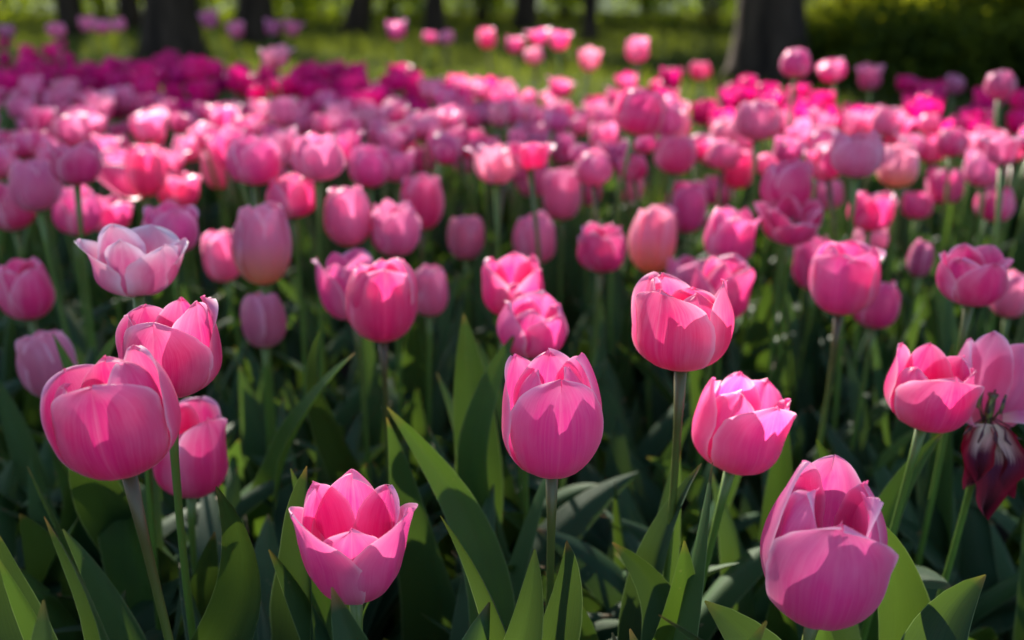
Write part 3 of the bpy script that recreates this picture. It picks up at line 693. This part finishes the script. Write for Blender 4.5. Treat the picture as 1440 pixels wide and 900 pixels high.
# the withered one: a last petal hangs down and shows its dark blotch
rs = random.Random(77)
d = 0.87
cen = at(1392, 575, d); up = Vector((0.05, -0.10, 1)).normalized(); Rr = 0.0285; H = 2.35
hb = cen - up * (H * Rr * 0.22)
f2 = at(1318, 880, d)
base = Vector((hb.x + (f2.x - hb.x) * 1.3, hb.y + .03, 0))
wt = build_tulip(base, hb, up, Rr, 'withered pink tulip at right, a petal hanging down with a dark blotch and bared stamens', rs, name='withered_tulip', cat='withered tulip', H=H, op=.8, yaw=0,
    over={0: dict(skip=True), 1: dict(skip=True), 5: dict(skip=True), 2: dict(tilt=6), 4: dict(tilt=4), 3: dict(tilt=0)}, color=C['mauve'], red=.1, nleaf=4, grid=(21, 26))
wh = [o for o in bpy.data.objects if o.parent == wt and o.name.startswith('flower_head')][0]
# hanging petal (local frame of the flower: -Y faces the camera)
def hanging(w_, l_, az, drop, seed, mat, label=None, out=0.4):
    V, UV = [], []; nu, nv = 19, 24; rs = random.Random(seed)
    for j in range(nv):
        t = j / (nv - 1)
        fw = math.sin(min(t / .3, 1) * math.pi / 2) ** .7 * .5 + .5
        if t > .3: fw *= max(0, 1 - ((t - .3) / .7) ** 1.5) ** .9
        fw *= 1 + .10 * math.sin(13 * t + seed)
        th = R(110) * (1 - math.exp(-t * 6)) * drop
        for i in range(nu):
            u = -1 + 2 * i / (nu - 1)
            y = -0.2 - out * (1 - math.exp(-t * 4)) - 0.15 * u * u - .35 * t * t * abs(u) + .12 * u * math.sin(7 * t + seed) + 0.05 * math.sin(6 * t + u * 3)
            z = 0.15 - l_ * t * drop + 0.2 * math.sin(t * math.pi) * (1 - drop)
            x = u * w_ * max(fw, .02) * (1 + .12 * u * math.sin(5 * t)) + .22 * math.sin(2.2 * t) + .04 * math.sin(8 * t + seed)
            a = az
            V.append((Rr * (x * math.cos(a) - y * math.sin(a)), Rr * (x * math.sin(a) + y * math.cos(a)), Rr * z)); UV.append(((u + 1) / 2, t))
    p = mesh_obj('petal', V, grid_faces(nu, nv), mat, wh, UV, color=(*C['hot'], 1))
    if label: p['label'] = label
hanging(.50, 1.6, -.75, 1.0, 8, M_WILT, 'shrivelled maroon petal'); hanging(.45, 1.9, .65, 1.0, 5, M_WILT, 'shrivelled maroon petal')
hanging(.85, 2.4, -.05, 1.0, 3, M_WILT, 'hanging inside-out petal with dark purple blotch and red edges')
V, UV = [], []
nu, nv = 13, 18
for j in range(nv):                                            # one petal folded flat to the right
    t = j / (nv - 1)
    for i in range(nu):
        u = -1 + 2 * i / (nu - 1)
        wv = .50 * math.sin(min(1, t / .6 + .15) * 1.57) * (max(0, 1 - t ** 3) ** .7)
        V.append((Rr * (0.2 + 1.9 * t), Rr * (-.35 - .5 * t + u * wv * .8), Rr * (.55 + .35 * math.sin(t * 2.6) - .55 * t * t + .18 * u * wv - .16 * u * u)))
        UV.append(((u + 1) / 2, t))
mesh_obj('petal', V, grid_faces(nu, nv), M_PETAL, wh, UV, color=(*C['mauve'], 1))['label'] = 'petal folded out flat to the right'
V, F = [], []
for i in range(5):
    a = R(-150 + 30 * i); d_ = Vector((math.cos(a), math.sin(a), 0))
    v, f, _ = tube([Rr * (d_ * .1 + Vector((0, 0, .3))), Rr * (d_ * .58 + Vector((0, 0, .16))), Rr * (d_ * .66 + Vector((0, 0, .06 - .05 * i))), Rr * (d_ * (.72 + .03 * i) + Vector((.05 * (i - 2), 0, -.12 - .07 * (i % 2))))], [.02 * Rr, .02 * Rr, .05 * Rr, .02 * Rr], 6)
    F += [tuple(k + len(V) for k in q) for q in f]; V += v
mesh_obj('stamens', V, F, M_ANTHER, wh)
HEADS.append((1390, 590, 100, d))

def far_tulip(x, y, z, wreal, label, rs, cn=None, name='pink_tulip', cat='pink tulip', group=GROUP, nleaf=3, magenta=False):
    lean = Vector((rs.gauss(0, .16), rs.gauss(0, .12), 1)).normalized()
    Rr = wreal / 2
    hb = Vector((x, y, z)) - lean * Rr * 1.15
    base = Vector((hb.x - lean.x * hb.z * .5 + rs.uniform(-.02, .02), hb.y - lean.y * hb.z * .4, 0))
    return build_tulip(base, hb, lean, Rr, label, rs, name, cat, group, color=cn or rs.choice(PINK), far=True, nleaf=nleaf, kinds=(0, 1), stem_r=.0026)
for n, (lab, cx, cy, wpx, hpx, cn) in enumerate(TALL):
    rs = random.Random(3000 + n)
    d = 0.062 * FPX / wpx
    z = at(cx, cy, d).z; zc = max(.42, min(.60, z))
    if zc != z:
        kk = math.sin(PITCH) + (cy - 450) / FPX * math.cos(PITCH)
        d = (CAM.z - zc) / kk
    d = min(d, 5.2)
    p = at(cx, cy, d)
    mg = cn == 'magenta'
    far_tulip(p.x, p.y, p.z, wpx * d / FPX * .9, lab, rs, C[cn] if cn != 'magenta' else (.50, .04, .24), group='tall tulips behind the bed' , nleaf=2)
    HEADS.append((cx, cy, wpx, d))

# ------------------------------------------------------------------ the dense blurred rows, scattered at their real spacing
FARLIST = []
rs = random.Random(42)
pts_xy = []
for o in list(bpy.data.objects):
    if o.type == 'EMPTY': pts_xy.append((o.location.x, o.location.y))
def ok_spacing(x, y, dmin):
    return all((x - a) ** 2 + (y - b) ** 2 > dmin * dmin for a, b in pts_xy)
tries = 0
while tries < 16000:
    tries += 1
    y = rs.uniform(1.25, 4.75); x = rs.uniform(-.50, .50) * y
    by = band_y(x)
    z = rs.gauss(.455, .022)
    kind = None
    if y < by - .30 - .55 * max(0, min(1, (-x - .1) / .8)): kind = 'pink'
    elif y < by + .38: kind = 'magenta'
    if kind is None: continue
    px, py, d = proj(Vector((x, y, z)))
    if px < -30 or px > 1470: continue
    if kind == 'magenta' and 640 < px < 920 and y < by + .22: kind = 'pink' if rs.random() < .85 else 'magenta'
    if kind == 'pink' and py > 234: continue
    dm = (.076 if y < 1.8 else .067) if kind == 'pink' else .078
    if not ok_spacing(x, y, dm): continue
    # leave the flowers placed above unobscured
    clash = False
    for (hx, hy, hw, hd) in HEADS:
        if hd > d - .05 and abs(px - hx) < hw * .55 + 14 and -10 < (py - hy) < 60 and hd > d: clash = True
        if abs(px - hx) < hw * .45 and abs(py - hy) < hw * .45: clash = True
    if clash: continue
    pts_xy.append((x, y)); FARLIST.append((x, y, z, kind, px, py, d))
npink = sum(1 for f in FARLIST if f[3] == 'pink')
ANCH = [(0, 'at the left picture edge'), (105, 'below the lone top left tulip'), (190, 'just left of the broad left trunk'), (262, 'under the broad left trunk'), (335, 'below the second left trunk'),
        (430, 'right of the second left trunk'), (520, 'left of the thin leaning trunk'), (600, 'under the thin top centre trunk'), (665, 'left of the top centre cluster'), (725, 'under the top centre cluster'), (795, 'right of the top centre cluster'),
        (860, 'left of the lone coral tulip'), (925, 'under the lone coral tulip'), (1010, 'left of the broad right trunk'), (1085, 'under the broad right trunk'), (1150, 'just right of the broad right trunk'),
        (1230, 'under the three dim tulips at right'), (1310, 'before the dark shrubs at right'), (1390, 'toward the right edge'), (1600, 'at the right picture edge')]
def anchor(px):
    best = min(ANCH, key=lambda a: abs(a[0] - px)); return best[1]
def rowname(py, kind):
    if kind == 'magenta': return 'back' if py < 88 else ('rear' if py < 100 else ('middle' if py < 118 else ('forward part' if py < 135 else 'front')))
    for lim, nm in ((125, 'farthest'), (150, 'second farthest'), (178, 'middle'), (205, 'near')):
        if py < lim: return nm
    return 'nearest'
ORD = ['first', 'second', 'third', 'fourth', 'fifth', 'sixth', 'seventh', 'eighth', 'ninth', 'tenth', 'eleventh', 'twelfth', 'thirteenth', 'fourteenth', 'fifteenth', 'sixteenth', 'seventeenth', 'eighteenth', 'nineteenth', 'twentieth']
cells = {}
for i, f in enumerate(FARLIST): cells.setdefault((f[3], rowname(f[5], f[3]), anchor(f[4])), []).append(i)
LAB = {}
for (kind, row, an), ids in cells.items():
    ids.sort(key=lambda i: FARLIST[i][4])
    for k, i in enumerate(ids):
        base_ = ('magenta tulip, %s of strip %s' if kind == 'magenta' else 'blurred pink tulip, %s rows %s') % (row, an)
        LAB[i] = base_ if len(ids) == 1 else base_ + ', %s from left' % ORD[k]
for i, (x, y, z, kind, px, py, d) in enumerate(FARLIST):
    q = random.Random(9000 + i)
    if kind == 'magenta':
        v = q.uniform(.8, 1.25)
        far_tulip(x, y, z, q.uniform(.046, .058), LAB[i], q, (.72 * v, .004 * v, .22 * v), 'magenta_tulip', 'magenta tulip', 'magenta tulips in the strip behind', nleaf=2)
    else:
        cn = q.choice([None, None, None, C['mauve'], C['pale'], C['deep'], C['salmon'], C['pastel'] if q.random() < .4 else None])
        far_tulip(x, y, z, q.uniform(.036, .055), LAB[i], q, cn, nleaf=2)

#--LEAVES--
# ------------------------------------------------------------------ hero leaves seen one by one in front, each growing from its tulip
def root_near(px, py):
    return None
HR = [ROOTS[h[0]] for h in HERO]
def hero_leaf(k, tipx, tipy, dep, W, bow, seed, twist=20, fold=.6, col=None, face=None, shift=(0, 0)):
    root = HR[k]; b = Vector((0, 0, .004))
    tip = at(tipx, tipy, dep) - root.location
    out = Vector((tip.x, tip.y, 0)); out = out.normalized() if out.length > 1e-4 else Vector((0, -1, 0))
    V, UV, nu, nv = leaf_to(b + out * .004, tip, W, bow, (Vector((0, 0, .5)) - out * .0 + out * .5), twist, fold, seed=seed, face=face)
    return mesh_obj('leaf', V, grid_faces(nu, nv), M_LEAF, root, UV, color=col or leafcol(random.Random(seed)))
YG = (0.05, 0.12, 0.015, 1); BG = (0.010, 0.032, 0.020, 1); MG = (0.016, 0.046, 0.014, 1)  # YG puts the yellow-green of sunlit blades into the leaf colour
for a in [
  (2, 345, 622, .72, .050, .03, 1, 10, .5, BG), (2, 400, 660, .66, .042, .02, 2, -35, .9, MG), (0, 143, 700, .60, .034, .05, 3, 30, .8, MG),
  (0, 96, 812, .60, .040, .06, 4, -20, .8, BG), (3, 625, 560, .86, .034, -.02, 5, 40, .5, YG), (3, 440, 600, .80, .03, .02, 6, 30, .5, YG),
  (4, 676, 668, .74, .030, .02, 7, 30, .6, BG), (4, 790, 742, .66, .034, .02, 8, 10, .7, BG), (4, 848, 712, .72, .040, .02, 9, -30, .6, BG),
  (7, 900, 640, .80, .034, .01, 10, 60, .7, BG), (5, 972, 806, .60, .022, .01, 11, 20, .8, BG), (6, 1110, 790, .66, .050, .05, 12, 20, .5, BG),
  (8, 1305, 670, .74, .040, .03, 13, 30, .6, MG), (8, 1250, 588, .92, .030, .02, 14, 20, .6, YG), (15, 668, 412, 1.02, .040, .03, 15, 30, .5, YG),
  (19, 655, 456, 1.0, .034, .02, 16, -20, .5, YG), (12, 435, 430, .98, .034, .02, 17, 20, .6, MG), (12, 445, 470, .95, .040, .02, 18, 30, .5, YG),
  (10, 140, 430, 1.0, .036, .02, 19, 30, .5, YG), (9, 50, 560, .82, .04, .03, 20, -30, .6, MG), (4, 960, 700, .8, .04, .04, 21, 20, .6, MG),
  (3, 640, 735, .75, .05, .07, 22, 30, .5, MG), (3, 400, 805, .62, .045, .06, 23, -20, .5, MG), (0, 30, 700, .7, .045, .06, 24, 20, .6, BG),
  (6, 1290, 720, .72, .05, .05, 25, -20, .6, BG), (5, 1000, 740, .72, .032, .02, 26, 30, .6, YG), (31, 1180, 600, .95, .03, .02, 27, 20, .6, MG), (11, 130, 460, 1.0, .035, .02, 28, 20, .6, YG)]:
    hero_leaf(*a)

# leafy tulip plants without a flower fill the bed between the stems
names = [(h[1], h[2], h[0]) for h in HERO if len(h[0].split()) < 14] + []
SHORT = {0: 'the large front left tulip', 1: 'the cut bowl tulip at left', 2: 'the small cupped tulip at left', 3: 'the V fronted open tulip', 4: 'the sharp central tulip', 5: 'the leaning tulip right of centre', 6: 'the big bottom right tulip',
         7: 'the V mouthed deep pink tulip', 8: 'the tulip over the withered one', 9: 'the half closed left bud', 10: 'the rounded left edge tulip', 11: 'the wide open sunlit tulip', 12: 'the egg shaped tulip', 15: 'the broad petalled tulip', 18: 'the zigzag mouthed tulip',
         19: 'the tulip behind the central one', 25: 'the cup shaped tulip', 27: 'the peach flushed tulip', 31: 'the sunlit shouldered tulip', 34: 'the ruffled right edge tulip', 36: 'the dark closed bud'}
used = set(); rs = random.Random(5)
shoots = []
tries = 0
while tries < 9000 and len(shoots) < 165:
    tries += 1
    y = rs.uniform(.42, 2.1) if len(shoots) < 140 else rs.uniform(2, 3)
    x = rs.uniform(-.56, .56) * (y + .12)
    near = y < 1.15
    if not ok_spacing(x, y, .050 if near else .07): continue
    if y < .60 and rs.random() < .5: continue
    pts_xy.append((x, y)); shoots.append((x, y))
DIRS = ['right of', 'behind and right of', 'behind', 'behind and left of', 'left of', 'in front and left of', 'in front of', 'in front and right of']
for i, (x, y) in enumerate(sorted(shoots, key=lambda q: q[1])):
    q = random.Random(7000 + i)
    cand = []
    for k, nm in SHORT.items():
        b = HR[k].location; dx, dy = x - b.x, y - b.y
        a = int(round(math.atan2(dy, dx) / (math.pi / 4))) % 8
        cand.append((math.hypot(dx, dy), DIRS[a], nm))
    cand.sort()
    lab = None
    for dist, dr, nm in cand:
        for adj in ('close', 'some way', 'far'):
            if (adj == 'close') != (dist < .16) : continue
            L_ = 'flowerless leafy plant %s %s %s' % (adj, dr, nm)
            if L_ not in used: lab = L_; break
        if lab: break
        for adj in ('second', 'third', 'fourth'):
            L_ = 'leafy plant %s %s, %s one out' % (dr, nm, adj)
            if L_ not in used: lab = L_; break
        if lab: break
    used.add(lab)
    root = empty('leafy_tulip_plant', (x, y, ground_z(x, y))); tag(root, lab, 'leafy plant', 'flowerless leafy tulip plants')
    add_leaves(root, 5 if y < 1.2 else 4, q, (0, 1, 1, 2, 2) if y < 1.3 else (0, 1), .85, 1.25 if y < 1.1 else 1.05, zr=.02)

# ------------------------------------------------------------------ grass of the clearing behind the bed
nr = np.random.default_rng(3)
n = 90000
X = nr.uniform(-11, 10, n); Y = 3.0 + 22 * nr.uniform(0, 1, n) ** 1.3
keep = (Y > 2.95 - 0.61 * np.clip(X, -2.6, 1.5) + 0.75)
X = X[keep]; Y = Y[keep]; n = len(X)
hgt = nr.uniform(.05, .13, n) * (1 + .3 * np.sin(X * 3) * np.cos(Y * 2)); ang = nr.uniform(0, 6.28, n); wd = .004 + .0012 * Y * .5
lean = nr.uniform(-.06, .06, (n, 2))
V = np.zeros((n * 3, 3)); 
V[0::3] = np.c_[X - wd * np.cos(ang), Y - wd * np.sin(ang), np.full(n, -.02)]
V[1::3] = np.c_[X + wd * np.cos(ang), Y + wd * np.sin(ang), np.full(n, -.02)]
V[2::3] = np.c_[X + lean[:, 0], Y + lean[:, 1], hgt]
me = bpy.data.meshes.new('grass'); me.vertices.add(n * 3); me.vertices.foreach_set('co', V.ravel())
me.loops.add(n * 3); me.loops.foreach_set('vertex_index', np.arange(n * 3, dtype=np.int32))
me.polygons.add(n); me.polygons.foreach_set('loop_start', np.arange(0, n * 3, 3, dtype=np.int32))
me.update(); me.validate(); me.materials.append(M_GRASS)
tag(link('grass', me), 'bright green grass of the clearing behind the tulip bed', 'grass', kind='stuff')

# ------------------------------------------------------------------ trees
# sunbeams that reach the bed and the clearing through gaps in the crowns: (point, radius of the gap)
BEAMS = [(Vector((.10, 2.15, .4)), .60), (Vector((-.30, 1.34, .44)), .15), (Vector((.30, 1.40, .46)), .18), (Vector((.03, .70, .47)), .14), (Vector((.15, .80, .52)), .11), (Vector((-.29, .86, .53)), .20), (Vector((-.20, .98, .50)), .08), (Vector((.155, .60, .47)), .09), (Vector((.30, .79, .49)), .09), (Vector((-.22, .66, .50)), .10), (Vector((-.08, .60, .44)), .03), (Vector((-.09, 1.0, .5)), .08), (Vector((.33, 1.05, .5)), .08), (Vector((.75, 2.0, .4)), .20),
         (Vector((.62, 1.2, .46)), .10), (Vector((.12, 2.6, .45)), .75), (Vector((.1, 3.2, .45)), .6), (Vector((.5, 2.5, .45)), .3), (Vector((-.5, 1.5, .45)), .12), (Vector((.85, 1.9, .45)), .2), (Vector((0, 1.6, .4)), .45), (Vector((-.55, 1.9, .4)), .25),
         (Vector((.6, 7.5, 0)), 1.3), (Vector((-1.5, 8.5, 0)), 1.2), (Vector((1.2, 6.0, 0)), .8), (Vector((-2.6, 7.5, 0)), .8), (Vector((.1, 4.4, 0)), .5)]
def leaf_cloud(centres, rads, count, size, seed, prune=True):
    r = np.random.default_rng(seed)
    out = []
    rads = np.array(rads); p = rads ** 2; p = p / p.sum()
    idx = r.choice(len(centres), count, p=p)
    c = np.array([tuple(v) for v in centres])[idx]
    d = r.normal(size=(count, 3)); d /= np.linalg.norm(d, axis=1)[:, None]
    rr = r.uniform(0, 1, count) ** .45
    P = c + d * (rr * rads[idx])[:, None] * np.array([1, 1, .8])
    if prune:
        keep = np.ones(count, bool); s = np.array(SUN)
        for b, rad in BEAMS:
            q = P - np.array(b); al = q @ s
            dist = np.linalg.norm(q - al[:, None] * s, axis=1)
            keep &= ~((dist < rad) & (al > 0))
        P = P[keep]
    n = len(P)
    a = r.normal(size=(n, 3)); a /= np.linalg.norm(a, axis=1)[:, None]
    b = np.cross(a, r.normal(size=(n, 3))); b /= np.linalg.norm(b, axis=1)[:, None]
    s_ = (size * r.uniform(.6, 1.3, n))[:, None]
    cc = np.cross(a, b) * .25 * s_
    V = np.stack([P - a * s_, P + b * s_ * .5 + cc, P + a * s_, P - b * s_ * .5 + cc], 1).reshape(-1, 3)
    return V, n
def leaf_object(name, V, n, mat, parent, color):
    me = bpy.data.meshes.new(name); me.vertices.add(n * 4); me.vertices.foreach_set('co', V.ravel())
    me.loops.add(n * 4); me.loops.foreach_set('vertex_index', np.arange(n * 4, dtype=np.int32))
    me.polygons.add(n); me.polygons.foreach_set('loop_start', np.arange(0, n * 4, 4, dtype=np.int32))
    me.update(); me.validate(); me.materials.append(mat)
    return link(name, me, parent, color)
def tree(px, py, dist, wpx, height, label, seed, lean=0.0, crown=(3.2, 5.5), count=9000, low=False, name='tree', leafsize=.075, tint=(1, 1, 1), x=None, side=0.0):
    rs = random.Random(seed)
    if x is None:
        p = at(px, py, 1); dr = p - CAM; k = (dist - CAM.y) / dr.y; x = CAM.x + dr.x * k
        rad = wpx * dist / FPX / 2
    else: rad = wpx
    root = empty(name, (x, dist, -.02)); tag(root, label, 'tree', 'trees of the wood behind the bed')
    V, F = [], []
    def add(pts, rads, ns=12):
        o = len(V); v, f, _ = tube(pts, rads, ns)
        for kk, q in enumerate(v):
            nn = mnoise.noise(q * 2.2 + Vector((seed, 0, 0))) * .12 + mnoise.noise(q * 9) * .05
            ring = kk // ns; c = pts[min(ring, len(pts) - 1)]; v[kk] = c + (q - c) * (1 + nn)
        V.extend(v); F.extend([tuple(i + o for i in q) for q in f])
    n = 16; spine = []; rr = []
    for k in range(n):
        t = (k / (n - 1)); z = height * t ** 1.4
        spine.append(Vector((lean * z + side * math.sin(z * .5) + .08 * math.sin(z * .9 + seed) * t, .1 * math.cos(z * .7 + seed) * t, z)))
        rr.append(rad * ((1 - .75 * t) + .45 * math.exp(-z / .18)))
    add(spine, rr, 20)
    nb = 9
    tips = []
    for k in range(nb):
        t = .42 + .55 * k / nb; i = min(n - 2, int((t ** (1 / 1.4)) * (n - 1))); b = spine[i]
        a = rs.uniform(0, 6.28); L = rs.uniform(1.4, 2.6) * (crown[0] / 3.2)
        e = b + Vector((math.cos(a) * L, math.sin(a) * L, rs.uniform(.5, 1.6)))
        m = b.lerp(e, .5) + Vector((0, 0, .3))
        pp = bez(b, m, e, 6); add(pp, [rr[i] * .42 * (1 - .8 * q / 5) + .01 for q in range(6)], 7)
        tips += [pp[3], pp[4], pp[5]]
    mesh_obj('trunk', V, F, M_BARK, root)
    cen = [root.location + q for q in tips] + [root.location + spine[-1] + Vector((rs.gauss(0, crown[0] * .35), rs.gauss(0, crown[0] * .35), rs.uniform(-2.2, .8))) for _ in range(14)]
    rads = [rs.uniform(.6, 1.15) * crown[0] / 3 for _ in cen]
    Vl, m_ = leaf_cloud(cen, rads, count, leafsize, seed)
    Vl = Vl - np.array(root.location)
    leaf_object('crown', Vl, m_, M_TREELEAF, root, (*tint, 1))
    return root
tree(243, 70, 10.8, 80, 7.5, 'broad dark tree trunk at upper left behind the magenta strip', 1, count=26000, crown=(3.6, 5))
tree(1077, 108, 8.2, 104, 7.0, 'broad dark tree trunk at upper right behind the magenta strip', 2, count=16000, lean=0.0)
tree(362, 60, 13.5, 54, 8.0, 'second dark trunk just right of the broad left trunk', 3, count=12000, leafsize=.09)
tree(500, 55, 15.5, 34, 8.0, 'thin dark trunk leaning right, left of top centre', 4, lean=.22, count=11000, leafsize=.10)
tree(612, 50, 14.5, 28, 8.0, 'thin grey trunk at top centre above two small tulips', 5, count=11000, leafsize=.10)
tree(740, 50, 16.0, 30, 8.5, 'thin dark trunk behind the top centre tulip cluster', 6, count=11000, leafsize=.10)
tree(828, 72, 13.0, 20, 8.0, 'slender dark trunk right of the top centre tulip cluster', 7, count=20000, leafsize=.10)
tree(100, 45, 15.0, 34, 11.5, 'dim trunk in the wood left of the broad left trunk', 8, count=26000, leafsize=.10, crown=(4.2, 5))
tree(185, 45, 17.0, 30, 11.0, 'thin trunk partly hidden beside the broad left trunk', 9, count=20000, leafsize=.10)
tree(1190, 70, 14.0, 18, 7.0, 'slender trunk just right of the broad right trunk', 10, count=20000, leafsize=.10)
tree(1300, 70, 12.5, 34, 6.5, 'crooked branching trunk in the shade at top right', 11, lean=.1, side=.25, count=20000, leafsize=.09)
tree(1400, 70, 15.5, 30, 7.5, 'dim trunk in the shade by the top right corner', 12, count=11000, leafsize=.10)
# ------------------------------------------------------------------ shrubs under the trees
def shrub(px, dist, wid, hgt, label, seed, tint=(1, 1, 1), count=5000, size=.05):
    rs = random.Random(seed)
    x = (px - 720) / FPX * dist / math.cos(PITCH) * .97
    root = empty('shrub', (x, dist, -.02)); tag(root, label, 'shrub', 'shrubs of the wood edge')
    V, F = [], []; cen = []
    for k in range(9):
        a = rs.uniform(0, 6.28); e = Vector((math.cos(a) * wid * .4 * rs.random(), math.sin(a) * .5 * wid * rs.random(), hgt * rs.uniform(.4, .95)))
        pp = bez(Vector((rs.uniform(-.1, .1), rs.uniform(-.1, .1), 0)), e * .5 + Vector((0, 0, hgt * .12)), e, 6)
        o = len(V); v, f, _ = tube(pp, [.025, .02, .017, .014, .01, .006], 5); V += v; F += [tuple(i + o for i in q) for q in f]
        cen += [pp[2], pp[3], pp[4], pp[5]]
    mesh_obj('stem', V, F, M_BARK, root)
    cen = [root.location + c for c in cen] + [root.location + Vector((rs.uniform(-.5, .5) * wid, rs.uniform(-.3, .3) * wid, rs.uniform(.1, .6) * hgt)) for _ in range(16)]
    Vl, m_ = leaf_cloud(cen, [rs.uniform(.18, .36) * wid * .7 for _ in cen], count, size, seed, prune=False)
    Vl = Vl - np.array(root.location); Vl[:, 2] = np.maximum(Vl[:, 2], .01)
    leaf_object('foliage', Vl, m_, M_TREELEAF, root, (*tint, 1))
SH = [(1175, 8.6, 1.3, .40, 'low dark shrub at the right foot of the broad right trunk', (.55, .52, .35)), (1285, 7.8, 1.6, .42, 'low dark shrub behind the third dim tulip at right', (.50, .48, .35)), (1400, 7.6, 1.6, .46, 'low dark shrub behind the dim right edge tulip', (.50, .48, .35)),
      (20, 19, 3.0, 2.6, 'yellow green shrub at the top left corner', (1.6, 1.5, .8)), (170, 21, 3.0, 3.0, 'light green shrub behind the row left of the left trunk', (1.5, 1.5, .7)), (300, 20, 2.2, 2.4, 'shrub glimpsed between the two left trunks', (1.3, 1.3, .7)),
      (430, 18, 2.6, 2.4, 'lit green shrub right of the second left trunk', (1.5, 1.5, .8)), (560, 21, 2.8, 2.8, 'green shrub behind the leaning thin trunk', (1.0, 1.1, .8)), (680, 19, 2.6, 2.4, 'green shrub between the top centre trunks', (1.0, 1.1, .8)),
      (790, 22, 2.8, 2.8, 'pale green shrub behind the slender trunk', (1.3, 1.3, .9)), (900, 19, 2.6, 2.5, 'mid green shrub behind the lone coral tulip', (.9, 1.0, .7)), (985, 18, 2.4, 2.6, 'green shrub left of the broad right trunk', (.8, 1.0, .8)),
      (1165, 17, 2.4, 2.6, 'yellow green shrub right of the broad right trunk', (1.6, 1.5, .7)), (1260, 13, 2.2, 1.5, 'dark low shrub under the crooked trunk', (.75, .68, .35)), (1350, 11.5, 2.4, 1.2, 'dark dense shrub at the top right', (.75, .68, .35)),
      (1435, 13, 2.4, 1.8, 'dark shrub filling the top right corner', (.75, .68, .35)), (1340, 20, 3.2, 3.2, 'olive shrub glimpsed behind the dark top right shrubs', (1.8, 1.7, .6))]  # tints raised above one paint the foliage as sunlit
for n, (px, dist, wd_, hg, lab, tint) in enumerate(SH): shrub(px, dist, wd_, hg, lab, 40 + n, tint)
# far wood closing the view
r = np.random.default_rng(9)
cen = [Vector((x + random.Random(int(x * 7)).uniform(-1, 1), y, z)) for y in (25, 29) for x in np.arange(-30, 31, 2.6) for z in (.8, 3.2, 5.8, 8.4)]
Vl, m_ = leaf_cloud(cen, [2.1] * len(cen), 60000, .16, 99, prune=False)
Vl[:, 2] = np.maximum(Vl[:, 2], .02)
tag(leaf_object('distant_wood', Vl, m_, M_TREELEAF, None, (.52, .58, .36, 1)), 'dark green wood closing the view far behind', 'wood', kind='stuff')
